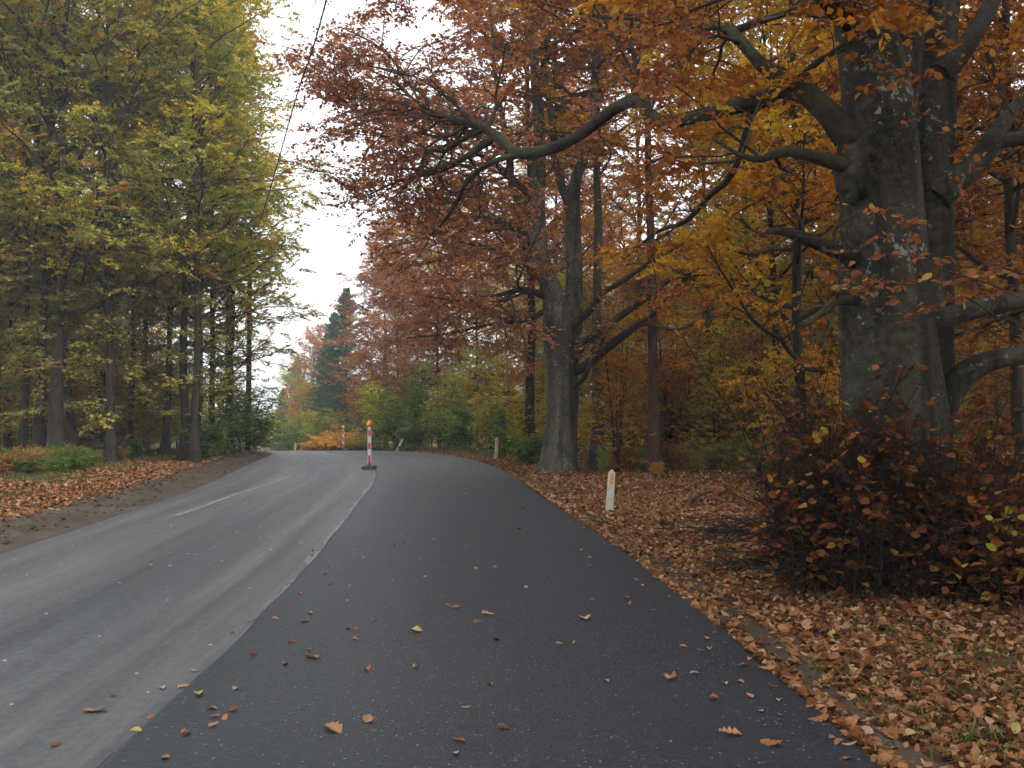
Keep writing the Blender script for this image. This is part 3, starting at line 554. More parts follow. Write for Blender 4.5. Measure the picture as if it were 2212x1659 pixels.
    for k, p, r in sets:
        # many-jointed sub branches: density by limb length
        plen = np.linalg.norm(np.diff(p[0], axis=0), axis=1).sum()
        far = k in ('A', 'E', 'F', 'F2', 'H1', 'H2', 'A4', 'U9')
        nb = max(5, int(plen * (3.0 if far else 1.1 if k in ('C', 'B', 'A2', 'A3', 'R5') else 2.5)))
        lo = .60 if k == 'A' else .12
        if k in ('R1', 'R2', 'B', 'U1', 'U3', 'R5'): lo = .45
        B0, R0 = spawn(rng, p, r, nb, lo, .99, lambda t: np.full(t.shape, 1.1 if k in ('A4', 'U9') else 2.0 if far else 1.7), 1.05, 8, roll=.75, jit=.2, curve=.0 if not far else -.012, rf=.5, taper=.3, tipshort=.35, upb=.05)
        wd.append((B0, R0, 5))
        w2, l2 = foliage(rng, [(B0, R0)], 5, 5, 9, .076, bl=.42, tl=.22, shape=4, drop=.28 if far else .12, twigs_on_limb=5, tlmax=1.0, tilt=.6)
        wd += w2
        (lv2 if far else lv).extend(l2)
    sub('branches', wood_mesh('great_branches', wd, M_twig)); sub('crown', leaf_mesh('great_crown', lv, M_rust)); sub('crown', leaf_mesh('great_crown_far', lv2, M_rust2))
    # low leafy twigs hanging before the trunk
    tw = []
    for pts in ([(2230, 655, 7.6, 3.5), (2130, 610, 7.5, 3), (2060, 590, 7.4, 2.4), (1990, 560, 7.4, 2), (1900, 545, 7.5, 1.5), (1830, 540, 7.6, 1)], [(2200, 560, 7.7, 3), (2100, 600, 7.6, 2.5), (2030, 575, 7.5, 2), (1960, 520, 7.5, 1.5), (1880, 500, 7.6, 1)],
                [(2060, 180, 8.2, 3), (1990, 160, 8.0, 2.5), (1930, 170, 7.9, 2), (1870, 182, 7.9, 1)], [(2230, 600, 8, 4), (2120, 570, 7.9, 3), (2040, 655, 7.8, 2), (1980, 660, 7.8, 1.5), (1910, 640, 7.9, 1)],
                [(2160, 690, 8.4, 4), (2080, 640, 8.1, 3), (2020, 660, 7.9, 2), (1940, 700, 7.8, 1)], [(1840, 640, 8.3, 3), (1880, 625, 8.0, 2.5), (1930, 610, 7.9, 2), (1960, 615, 7.9, 1)],
                [(2190, 250, 8.6, 4), (2110, 130, 8.3, 3), (2060, 110, 8.2, 2), (2000, 80, 8.1, 1)], [(1820, 480, 8.2, 3), (1870, 455, 8.0, 2.4), (1930, 470, 7.9, 1.6), (1985, 480, 7.9, 1)],
                [(1760, 560, 8.3, 3), (1820, 620, 8.0, 2.5), (1850, 600, 7.9, 1.6), (1890, 620, 7.9, 1)], [(2100, 540, 8.2, 3), (2080, 330, 8.0, 2), (2020, 250, 7.9, 1.4), (1960, 260, 7.9, 1)]):
        p, r = path3(pts, 9); tw.append((p, np.maximum(r * .6, .003)))
    wd, lv = [(p, r, 5) for p, r in tw], []
    for p, r in tw:
        T, RT = spawn(rng, p, r, 9, .12, 1, lambda t: np.full(t.shape, .26), .9, 3, roll=.4, rmin=.002); wd.append((T, RT, 3)); lv.append(leaves(rng, T, 4, .078, shape=6, tilt=.6, drop=.25)); lv.append(leaves(rng, p, 7, .08, shape=6, tilt=.6))
    sub('twigs', wood_mesh('great_twigs', wd, M_twig)); sub('hanging_leaves', leaf_mesh('great_hanging_leaves', lv, M_rust))
    return root
great_beech()

# ------------------------------------------------------------------ the forked beech at the bend
def forked_beech():
    rng = np.random.default_rng(202); D = 26.7
    root = bpy.data.objects.new('beech_tree', None); col.objects.link(root); b = P(1207, 1020, D); root.location = (b[0], b[1], float(gz(b[0], b[1])))
    tag(root, 'thick pale beech forking into several stems at the bend beside the leaf covered verge', 'tree')
    inv = Vector(root.location)
    def sub(name, me): me.transform(Matrix.Translation(-inv)); return link(name, me, root)
    st = [[(1205, 1045, D, 58), (1206, 1010, D, 44), (1210, 960, D, 37), (1214, 900, D, 34), (1215, 830, D, 33), (1214, 760, D, 36), (1210, 700, D, 37), (1200, 650, D, 28), (1182, 600, D, 21), (1164, 540, D, 19), (1158, 470, D, 19), (1160, 400, D, 17), (1166, 320, D, 14), (1160, 200, D, 11), (1150, 0, D, 9), (1140, -300, D, 6), (1130, -560, D, 2)],
          [(1222, 740, D, 30), (1236, 690, D, 24), (1240, 630, D, 18), (1241, 575, D, 17), (1240, 500, D, 17), (1238, 440, D, 17), (1246, 380, D, 12), (1266, 330, D, 11), (1279, 260, D, 10), (1285, 160, D, 9), (1300, 0, D, 7), (1310, -300, D, 4)],
          [(1238, 450, D, 12), (1215, 410, D, 10), (1205, 360, D, 9), (1196, 290, D, 8), (1180, 180, D + .5, 6), (1170, 0, D + 1, 4)],
          [(1158, 480, D, 12), (1130, 440, D, 10), (1108, 400, D, 9), (1100, 320, D - .5, 7), (1075, 200, D - 1, 5), (1060, 20, D - 1.5, 3)]]
    stems = [path3(p, 36) for p in st]
    sub('trunk', wood_mesh('forked_trunk', [(p, r, 20) for p, r in stems], M_beech2, lump(.03, .8)))
    L = [[(1232, 805, D, 14), (1262, 792, D - .4, 11), (1313, 751, D - 1.2, 9.5), (1362, 712, D - 2, 9), (1411, 673, D - 2.8, 8), (1476, 607, D - 4, 7), (1509, 558, D - 4.6, 6), (1580, 515, D - 5.6, 4.5), (1640, 470, D - 6.5, 2.5)],
         [(1225, 790, D, 13), (1240, 768, D - .3, 11), (1267, 738, D - .7, 9.5), (1345, 679, D - 1.8, 8), (1411, 633, D - 2.6, 7), (1460, 591, D - 3.2, 6), (1496, 549, D - 3.7, 5), (1560, 480, D - 4.6, 3), (1600, 400, D - 5.2, 2)],
         [(1226, 712, D, 12), (1240, 700, D - .3, 9), (1277, 669, D - .8, 7.5), (1293, 640, D - 1, 6.5), (1339, 611, D - 1.5, 6), (1378, 584, D - 2, 5), (1437, 548, D - 2.8, 4), (1520, 500, D - 4, 2)],
         [(1220, 845, D, 10), (1245, 828, D - .5, 6), (1262, 815, D - .7, 5.5), (1275, 785, D - .9, 5), (1290, 760, D - 1.1, 3.5), (1320, 700, D - 1.5, 2)],
         [(1420, 640, D - 2.7, 4), (1476, 637, D - 3.4, 4), (1541, 669, D - 4.3, 3.2), (1623, 699, D - 5.3, 2.4), (1740, 750, D - 6.6, 1.2)],
         [(1365, 708, D - 2, 4), (1400, 700, D - 2.6, 4), (1460, 712, D - 3.4, 3.4), (1525, 689, D - 4.3, 2.6), (1600, 670, D - 5.2, 1.4)],
         [(1170, 570, D, 9), (1120, 560, D - .6, 6), (1060, 535, D - 1.4, 4.5), (990, 520, D - 2.2, 3.5), (900, 480, D - 3.2, 2)],
         [(1176, 640, D, 9), (1130, 625, D - .8, 6), (1070, 640, D - 1.6, 4.5), (1000, 650, D - 2.4, 3), (920, 640, D - 3.2, 1.6)],
         [(1165, 520, D, 9), (1110, 490, D + .8, 6.5), (1040, 470, D + 1.8, 5), (960, 455, D + 3, 3.5), (860, 440, D + 4, 1.6)],
         [(1180, 610, D, 8), (1120, 560, D + 1, 6), (1050, 540, D + 2.2, 4.5), (960, 560, D + 3.4, 3), (860, 580, D + 4.4, 1.6)],
         [(1150, 430, D, 9), (1090, 370, D - 1, 7), (1010, 320, D - 2, 5), (920, 290, D - 3, 3.5), (820, 280, D - 4, 1.6)],
         [(1195, 660, D, 8), (1140, 690, D + .8, 5.5), (1060, 700, D + 1.8, 4), (970, 720, D + 2.8, 2.8), (880, 730, D + 3.6, 1.4)]]
    sets = [path3(p, 18) for p in L]
    for p, r in sets: sub('limb', wood_mesh('forked_limb', [(p, r, 8)], M_limb, lump(.012, 1.6)))
    wd, lv = [], []
    au, ar = [], []
    for p, r in stems[:2]:
        A, RA = spawn(rng, p, r, 15, .42, .98, lambda t: 5.2 - 2.6 * (t - .4), lambda t: 1.3 - .6 * (t - .4), 10, uni=True, jit=.13, curve=.0, rf=.45, taper=.2, tipshort=0); au.append(A); ar.append(RA)
    for p, r in stems[2:]:
        A, RA = spawn(rng, p, r, 8, .3, .98, lambda t: 3.6 - 1.6 * t, 1.1, 10, uni=True, jit=.13, rf=.45, taper=.2, tipshort=0); au.append(A); ar.append(RA)
    A = np.concatenate(au); RA = np.concatenate(ar); wd.append((A, RA, 6))
    w, l = foliage(rng, [(A, RA)], 9, 6, 12, .10, bl=.36, tl=.32, rollb=.3); wd += w; lv += l
    for i, (p, r) in enumerate(sets):
        n = 14 if i > 5 else 5
        B0, R0 = spawn(rng, p, r, n, .6 if i < 6 else .15, .99, lambda t: np.full(t.shape, 2.1 if i > 5 else 1.1), 1.0, 7, roll=.5, jit=.18, curve=-.01, rf=.5, taper=.3, tipshort=.3); wd.append((B0, R0, 5))
        w, l = foliage(rng, [(B0, R0)], 5, 5, 11 if i > 5 else 6, .095, bl=.42, tl=.28, twigs_on_limb=5, drop=.1 if i > 5 else .35, rollb=.3); wd += w; lv += l
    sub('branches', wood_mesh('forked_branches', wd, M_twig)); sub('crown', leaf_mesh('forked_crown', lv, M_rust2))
forked_beech()

# ------------------------------------------------------------------ the wood on the right
def at(px, d): return (px - 1106) / FOC * d
DIAM = {id(TA): .46, id(TB): .38, id(TC): .34, id(TD): .40, id(TE): .26}
def trunk_tree(lib, px, d, w, name, label, leafm, barkm, group=None, rot=0., sz=None, tilt=(0, 0), cat='tree'):
    s = w * d / FOC / DIAM[id(lib)]
    return plant(lib, name, at(px, d), d, label, cat, group, rot, s=min(max(s, .6), 1.5), sz=sz, leafm=leafm, barkm=barkm, tilt=tilt)
taken = []
def T(*a, **k):
    o = trunk_tree(*a, **k); taken.append((o.location.x, o.location.y)); return o
T(TD, 1288, 27.6, 31, 'beech_tree', 'straight slim pale grey beech just behind the forked beech', M_amber, M_beech2, rot=1.0, sz=1.0)
T(TD, 1410, 26.0, 29, 'pine_tree', 'straight reddish brown trunk standing alone right of the pale slim beech', M_amber, M_pine, rot=2.2, sz=1.0, tilt=(0, .012))
T(TB, 1529, 31.0, 17, 'beech_tree', 'thin dark trunk standing between the reddish trunk and the great beech', M_amber, M_dark, rot=.4, sz=.95)
T(TC, 1747, 16.5, 30, 'beech_tree', 'dark upright trunk close behind the thicket left of the great beech', M_amber, M_dark, rot=3.3, sz=.9)
T(TB, 1688, 18.5, 13, 'beech_tree', 'thin dark stem leaning left just beside the dark upright trunk', M_gold, M_dark, rot=5.0, sz=.62, tilt=(0, -.07))
T(TB, 1150, 33.0, 26, 'beech_tree', 'dark trunk half hidden behind the left side of the forked beech', M_rust, M_dark, rot=2.0)
T(TA, 2196, 17.5, 34, 'beech_tree', 'dark trunk at the right picture edge behind the great beech', M_rust, M_dark, rot=4.1, sz=.9)
T(TB, 1585, 38, 15, 'beech_tree', 'distant thin trunk in the amber wood right of the reddish trunk', M_amber, M_dark, rot=1.1)
rg = random.Random(4)
COLN = {M_amber.name: 'amber', M_rust.name: 'rust red', M_gold.name: 'golden', M_olive.name: 'olive', M_rust2.name: 'russet', M_green.name: 'green', M_olive2.name: 'olive and rust'}
BARKN = {M_dark.name: 'dark', M_beech2.name: 'pale grey', M_pine.name: 'reddish'}
def place_right(x, y):
    px = 1106 + x / y * FOC
    z = 'left of the forked beech' if px < 1160 else 'just right of the forked beech' if px < 1350 else 'around the lone reddish trunk' if px < 1480 else 'between reddish trunk and thicket' if px < 1680 else 'left of the great trunk' if px < 1860 else 'behind the great trunk' if px < 2060 else 'right of the great trunk'
    return ('up front ' if y < 26 else 'midway in ' if y < 40 else 'deeper in ' if y < 56 else 'far back ') + z
def place_left(x, y):
    px = 1106 + x / y * FOC
    z = 'at the picture edge' if px < 60 else 'by the leaning trunks' if px < 210 else 'around the dark straight trunk' if px < 340 else 'near the lone lighter trunk' if px < 450 else 'beside the sky gap'
    return ('up front in the left wood ' if y < 31 else 'midway into the left wood ' if y < 42 else 'deep in the left wood ') + z
BACKG = 'trees deep in the wood on the right'
n = 0
for gy in np.arange(15, 84, 4.6):
    for gx in np.arange(-30, 52, 4.6):
        x = gx + rg.uniform(-1.7, 1.7); y = gy + rg.uniform(-1.7, 1.7); r = x - float(re_(y))
        if r < (6.5 if y < 34 else 5.0 + .04 * y) or x > .60 * y + 5 or x < -.30 * y + 2: continue
        if y < 24 and x < 4.5: continue
        if x < .16 * y and y < 30: continue
        if r > 40: continue
        if any((x - a) ** 2 + (y - b) ** 2 < 6 for a, b in taken): continue
        lib = rg.choice([TA, TB, TC, TC, TD, TE] if y > 22 else [TB, TD, TA]); lm = rg.choice([M_amber, M_rust, M_amber, M_gold, M_rust, M_olive]); n += 1
        if r < 9 + .04 * y and y > 40: lib = rg.choice([TC, TE, TA]); lm = rg.choice([M_rust, M_rust2, M_rust])
        if y > 50 and r > 13 and rg.random() < .6: continue
        if y > 30 and rg.random() < .22: continue
        bm_ = rg.choice([M_dark, M_dark, M_beech2, M_pine])
        plant(lib, 'forest_tree', x, y, '%s tree with %s trunk, %s' % (COLN[lm.name], BARKN[bm_.name], place_right(x, y)), 'tree', BACKG, rg.random() * 6.28, rg.uniform(.8, 1.05), lm, bm_)
print('right wood', n)
for gy, st_, sc0, sc1 in ((31, 3.4, .42, .6), (36, 3.6, .5, .72), (42, 4, .55, .8), (49, 4.4, .7, .95), (57, 5, .8, 1.1), (66, 5.5, .9, 1.2), (76, 6, 1.0, 1.3)):
    for gx in np.arange(.02 * gy + 2, .58 * gy, st_):
        x = gx + rg.uniform(-1.2, 1.2); y = gy + rg.uniform(-2, 2)
        if x - float(re_(y)) < 6 or any((x - a) ** 2 + (y - b) ** 2 < 1.5 for a, b in taken): continue
        lm = rg.choice([M_amber, M_amber, M_gold, M_gold, M_olive, M_rust]) if y < 52 else rg.choice([M_amber, M_rust, M_gold]); bm_ = rg.choice([M_dark, M_beech2])
        plant(TE, 'forest_tree', x, y, '%s bushy tree with %s trunk, %s' % (COLN[lm.name], BARKN[bm_.name], place_right(x, y)), 'tree', BACKG, rg.random() * 6.28, rg.uniform(sc0, sc1), lm, bm_)
SAP = 'young beeches under the trees on the right'
for gy in np.arange(23, 62, 3.1):
    for gx in np.arange(-12, 36, 2.9):
        x = gx + rg.uniform(-1.2, 1.2); y = gy + rg.uniform(-1.2, 1.2); r = x - float(re_(y))
        if r < (6.0 if y < 33 else 5.0) or x > .57 * y or x < -.2 * y: continue
        if y < 30 and x < 3.5 or y < 29 and x < .33 * y: continue
        if rg.random() < .22 or y > 46: continue
        lm = rg.choice([M_amber, M_amber, M_gold, M_gold, M_olive, M_rust]); plant(rg.choice([SA, SB, SC]), 'young_beech', x, y, 'young tree with %s leaves, %s' % (COLN[lm.name], place_right(x, y)), 'sapling', SAP, rg.random() * 6.28, rg.uniform(.75, 1.25), lm, stem='stem', crown='leaves')
for x, y in ((8.5, 3.5), (7.2, -4), (12.5, 0), (9, -12), (14, 7), (13, -7), (18, -1), (-12, -8), (-20, 2)):
    plant(TA, 'forest_tree', x, y, 'tall roadside beech beside the viewer, out of the picture', 'tree', 'roadside beeches beside the viewer', x, 1.05, M_rust if x > 0 else M_olive, M_dark)
# bushes along the right verge towards the crest
def shrub(lib, px, d, H, leafm, label, name='shrub', rot=0., wide=1.0, cat='shrub', group=None):
    s = H / lib['H']; return plant(lib, name, at(px, d), d, label, cat, group, rot, s * wide, leafm, sz=s, stem='stem', crown='leaves')
shrub(SB, 818, 57, 4.6, M_lime, 'bright yellow green shrub at the bend behind the nearer beacon', rot=1.0, wide=1.0)
shrub(SC, 862, 54, 4.4, M_green, 'green shrub right of the yellow green one at the bend', rot=2.0, wide=1.1)
shrub(SA, 905, 52, 5.2, M_green, 'tall dark green shrub above the tilted white post', rot=.3, wide=1.0)
shrub(BA, 900, 49, 1.9, M_green, 'low dark green bush right behind the tilted white post', rot=.9, wide=1.1)
shrub(SB, 955, 49, 4.6, M_olive, 'olive shrub between the dark green bushes right of the tilted post', rot=4.0, wide=1.0)
shrub(BA, 985, 45, 2.4, M_green, 'dark green bush between the tilted post and the upright far post', rot=2.6, wide=1.1)
shrub(SB, 1015, 46, 5.0, M_olive, 'tall olive shrub just left of the upright far post', rot=5.2, wide=.9)
shrub(SC, 1062, 42, 3.4, M_olive, 'many stemmed olive shrub standing behind the upright far post', rot=.2)
shrub(BA, 1108, 37, 2.3, M_green, 'green bush right of the upright far post', rot=3.9)
shrub(SC, 1140, 33.5, 3.0, M_gold, 'yellowing shrub at the left foot of the forked beech', rot=2.9, wide=.8)
shrub(BB, 1150, 31, 1.1, M_green, 'small green bush by the roots of the forked beech', rot=1.2)
shrub(BB, 1306, 26.0, .9, M_olive2, 'thin yellowish sprig at the foot of the slim pale beech', rot=2.2, wide=.35)
shrub(BB, 1418, 24.6, .4, M_amber, 'small amber leaved seedling at the foot of the reddish trunk', rot=.2, wide=.7)
for i, (px, d, H, m) in enumerate(((930, 57, 6.0, M_olive), (985, 54, 6.4, M_olive2), (1045, 50, 6.2, M_olive), (1100, 45, 5.4, M_gold), (870, 62, 6.5, M_olive2), (1075, 56, 6, M_olive2), (1000, 62, 7, M_rust2))):
    shrub(SA if i % 2 else SB, px, d, H, m, 'tall %s shrub in the hedge behind the bend, %s' % (COLN[m.name], ('above the tilted post', 'right of the tilted post', 'left of the upright far post', 'above the upright far post', 'behind the nearer beacon', 'back by the upright post', 'back between the posts')[i]), name='young_tree', rot=i * 1.3, group='tall shrubs behind the bend')
# understorey on the shaded floor right of the posts
UND = 'low bushes on the shaded forest floor right of the posts'
for i in range(28):
    px = rg.uniform(1640, 2260); d = rg.uniform(24, 33); x = at(px, d)
    lm = rg.choice([M_olive2, M_rust, M_rust, M_green]); plant(rg.choice([BB, BB, BA] if d > 29 else [BB]), 'low_bush', x, d, 'low bush with %s leaves, %s' % (COLN[lm.name], place_right(x, d)), 'bush', UND, rg.random() * 6, rg.uniform(.6, 1.1), lm, stem='stem', crown='leaves')

for i, px in enumerate(np.linspace(1335, 1830, 15)):
    d = (27.5, 29.5, 31.5)[i % 3] + rg.uniform(-.6, .6); lm = (M_amber, M_gold, M_olive, M_amber, M_rust)[i % 5]
    plant((SA, SB, SC)[i % 3], 'young_beech', at(px, d), d, 'young tree with %s leaves, %s, %s' % (COLN[lm.name], ('first row', 'second row', 'third row')[i % 3], place_right(at(px, d), d).split(' in ')[-1]), 'sapling', SAP, i * 1.1, rg.uniform(.85, 1.2), lm, stem='stem', crown='leaves')
for i, px in enumerate(np.linspace(1350, 1800, 10)):
    d = 26.3 + rg.uniform(-.5, .8); lm = (M_rust, M_olive2)[i % 2]
    plant(BB, 'low_bush', at(px, d), d, 'low %s bush behind the leaf litter, %s' % (COLN[lm.name], place_right(at(px, d), d).split(' in ')[-1]), 'bush', UND, i * 1.7, rg.uniform(.6, 1.0), lm, stem='stem', crown='leaves')

# ------------------------------------------------------------------ trees along the road beyond the crest
def far_tree(lib, px, d, top, leafm, label, name, barkm=None, rot=0., wide=1.0, cat='tree'):
    x = at(px, d); z = float(gz(x, d)); H = EYE + (900 - top) / FOC * d - z; s = H / lib['H']; return plant(lib, name, x, d, label, cat, None, rot, s * wide, leafm, barkm, sz=s)
far_tree(CA, 746, 86, 618, None, 'tallest dark green spruce rising beside the russet beeches past the bend', 'spruce_tree')
far_tree(CA, 720, 90, 672, None, 'dark green spruce just left of the tallest one', 'spruce_tree', rot=2.0)
far_tree(CB, 705, 97, 735, None, 'shorter spruce at the left of the spruce pair, half behind a russet crown', 'spruce_tree', rot=4.0)
far_tree(CB, 612, 112, 838, None, 'small dark spruce at the left end of the far roadside trees', 'spruce_tree', rot=1.0, wide=.9)
far_tree(CB, 641, 118, 768, None, 'pointed spruce top behind the yellow green roadside trees', 'spruce_tree', rot=3.0, wide=.8)
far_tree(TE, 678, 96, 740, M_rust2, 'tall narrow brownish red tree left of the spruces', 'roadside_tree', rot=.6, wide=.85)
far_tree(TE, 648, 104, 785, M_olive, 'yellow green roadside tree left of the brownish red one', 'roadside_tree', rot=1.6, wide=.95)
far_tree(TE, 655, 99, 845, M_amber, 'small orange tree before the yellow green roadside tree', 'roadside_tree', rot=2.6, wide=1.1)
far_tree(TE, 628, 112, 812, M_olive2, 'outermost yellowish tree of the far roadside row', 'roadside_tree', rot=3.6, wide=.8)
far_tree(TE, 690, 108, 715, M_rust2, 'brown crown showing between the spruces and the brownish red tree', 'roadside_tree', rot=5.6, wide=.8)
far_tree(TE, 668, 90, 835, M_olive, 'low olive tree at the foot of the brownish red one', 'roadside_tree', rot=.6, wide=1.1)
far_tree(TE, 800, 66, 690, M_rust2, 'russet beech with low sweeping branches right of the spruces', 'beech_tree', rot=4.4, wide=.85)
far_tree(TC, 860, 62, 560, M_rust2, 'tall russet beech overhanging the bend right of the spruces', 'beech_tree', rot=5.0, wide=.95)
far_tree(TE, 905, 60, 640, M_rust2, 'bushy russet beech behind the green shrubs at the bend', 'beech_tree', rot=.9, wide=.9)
far_tree(TC, 950, 56, 430, M_rust2, 'high russet crown left of the forked beech', 'beech_tree', rot=2.9, wide=.9)
far_tree(CB, 790, 74, 860, None, 'low dark spruce in the shade behind the orange bracken', 'spruce_tree', rot=2.9, wide=1.3)
for i, (px, d, H, m) in enumerate(((640, 84, 3.4, M_green), (668, 80, 3.6, M_green), (700, 76, 4.2, M_olive), (660, 92, 4.5, M_olive), (735, 78, 3.4, M_green), (690, 86, 5.0, M_green))):
    shrub(SC if i % 2 else BA, px, d, H, m, '%s bush on the far verge %s' % ('olive' if m is M_olive else 'green', ('by the farthest post', 'left of the bare pole', 'before the bare pole', 'behind the farthest post', 'behind the farther beacon', 'behind the bare pole')[i]), rot=i * 1.7, wide=1.2, group='green bushes below the spruces')
T4 = 'pale bare pole standing before the spruces on the far verge'
po = np.array([[at(708, 80), 80, float(gz(at(708, 80), 80)) - .2], [at(708, 80), 80, EYE + (900 - 862) / FOC * 80]]); q = resample(po, 6)[None]
tag(link('pole', wood_mesh('pole', [(q, np.full((1, 6), .07), 8)], M_beech2)), T4, 'pole')

# ------------------------------------------------------------------ the wood on the left
LG = 'trees in the olive wood on the left'
for lib, px, d, w, lab, lm, rot, tl in (
        (TB, 50, 31, 18, 'slim dark trunk nearest the left picture edge', M_olive2, .2, 0), (TA, 86, 30.5, 28, 'dark straight trunk second from the left picture edge', M_olive, 1.4, 0),
        (TA, 126, 29.5, 36, 'thickest dark trunk on the left, leaning slightly right', M_olive2, 2.2, .022), (TB, 172, 31, 22, 'trunk leaning well to the right beside the thickest one on the left', M_olive, 3.1, .14),
        (TA, 242, 30, 23, 'dark straight trunk midway between the leaning trunk and the lone lit one', M_olive, 4.0, .01), (TB, 312, 39, 15, 'faint trunk farther back left of centre in the left wood', M_olive, 5.1, 0),
        (TB, 358, 36, 18, 'dark slim trunk just left of the lone lit trunk', M_olive, .5, .01), (TB, 425, 31, 21, 'lone lighter straight trunk standing by the left verge', M_olive, 1.9, .006),
        (TB, 463, 39, 17, 'dark trunk just right of the lone lighter trunk', M_gold, 2.7, .015), (TB, 498, 43, 15, 'last thin trunk before the sky gap in the left wood', M_olive2, 3.9, .02),
        (TB, 20, 36, 16, 'thin trunk cut by the left picture edge', M_olive, 2.9, 0), (TB, 285, 35, 14, 'thin trunk right of the dark straight one in the left wood', M_olive2, 1.9, 0)):
    T(lib, px, d, w, 'beech_tree', lab, lm, M_dark if 'lighter' not in lab else M_limb, rot=rot, sz=1.0 if lib is not TC else .95, tilt=(0, tl))
n = 0
for gy in np.arange(22, 72, 4.8):
    for gx in np.arange(-48, -10, 4.8):
        x = gx + rg.uniform(-1.6, 1.6); y = gy + rg.uniform(-1.6, 1.6); l = float(le_(y)) - x
        if l < 5.5 or x < -.62 * y - 6 or y < 27 and x > -13: continue
        if x / y > (-.31 if y < 40 else -.36) or y > 44 and rg.random() < .6 or y < 30 or any((x - a) ** 2 + (y - b) ** 2 < 7 for a, b in taken): continue
        lib = rg.choice([TA, TB, TC, TA, TC]); lm = rg.choice([M_olive, M_olive, M_olive2, M_gold]); n += 1
        plant(lib, 'forest_tree', x, y, 'tall %s tree %s' % (COLN[lm.name], place_left(x, y)), 'tree', LG, rg.random() * 6.28, rg.uniform(.85, 1.1), lm, M_dark)
print('left wood', n)
for px, d, lib, lm, top, rot, lab in ((425, 41, TB, M_olive2, -160, .5, 'olive and rust beech leaning over the road left of the sky gap'), (420, 36, TB, M_olive, -120, 1.2, 'olive crown above the fresh green shrub on the left'), (400, 33, TB, M_olive, -300, 4.2, 'tall olive crown overhanging the soil bank on the left'), (500, 58, TB, M_olive2, 250, 2.2, 'yellow and rust tree at the far end of the left wood')):
    far_tree(lib, px, d, top, lm, lab, 'beech_tree', M_dark, rot)
far_tree(TB, 500, 38, 330, M_olive2, 'lower beech with mixed rust and yellow leaves bulging into the sky gap from the left', 'beech_tree', M_dark, 3.4, wide=1.5)
for gy, st_, sc0, sc1 in ((35.5, 2.6, .42, .62), (40, 2.9, .5, .75), (45, 3.4, .6, .85), (50, 4, .7, .95), (56, 5, .8, 1.05), (66, 6, .9, 1.2)):
    for gx in np.arange(-.58 * gy, -.305 * gy, st_):
        x = gx + rg.uniform(-1.2, 1.2); y = gy + rg.uniform(-2, 2)
        if float(le_(y)) - x < 4.3 or x / y > -.315 or any((x - a) ** 2 + (y - b) ** 2 < 1.5 for a, b in taken): continue
        lm = rg.choice([M_olive, M_olive, M_gold, M_olive2]); plant(TE, 'forest_tree', x, y, 'bushy %s tree %s' % (COLN[lm.name], place_left(x, y)), 'tree', LG, rg.random() * 6.28, rg.uniform(sc0, sc1), lm, M_dark)
SAPL = 'young trees under the left wood'
for gy in np.arange(33.5, 60, 2.2):
    for gx in np.arange(-32, -9, 2.0):
        x = gx + rg.uniform(-1.1, 1.1); y = gy + rg.uniform(-1.1, 1.1); l = float(le_(y)) - x
        if l < 4.0 or x < -.58 * y or x / y > (-.30 if y < 38 else -.315): continue
        if rg.random() < .2: continue
        lm = rg.choice([M_olive, M_olive, M_gold, M_olive2, M_green, M_gold]); plant(rg.choice([SA, SB, SC]), 'young_beech', x, y, 'young %s leaved tree %s' % (COLN[lm.name], place_left(x, y)), 'sapling', SAPL, rg.random() * 6.28, rg.uniform(.75, 1.35), lm, stem='stem', crown='leaves')
shrub(SB, 490, 36.5, 4.3, M_green, 'fresh green shrub right of the lone lighter trunk by the left verge', rot=1.1, wide=1.0)
shrub(SC, 528, 41, 3.6, M_green, 'green shrub at the right end of the left undergrowth', rot=2.1, wide=1.1)
shrub(BA, 545, 46, 2.4, M_green, 'low green bush where the left verge meets the crest', rot=3.3, wide=1.2)
shrub(BA, 458, 33, 1.6, M_green, 'low green bush at the foot of the lone lighter trunk', rot=.3, wide=1.1)
LOW = 'low green plants along the left leaf strip'
for i in range(44):
    d = rg.uniform(23, 36); l = rg.uniform(4.2, 6.2); x = float(le_(d)) - l
    if x < -.6 * d: continue
    lm = rg.choice([M_green, M_green, M_olive, M_rust]); plant(BB, 'low_plant', x, d, 'low %s plant %s' % (COLN[lm.name], place_left(x, d)), 'plant', LOW, rg.random() * 6, rg.uniform(.35, .75), lm, stem='stem', crown='leaves')

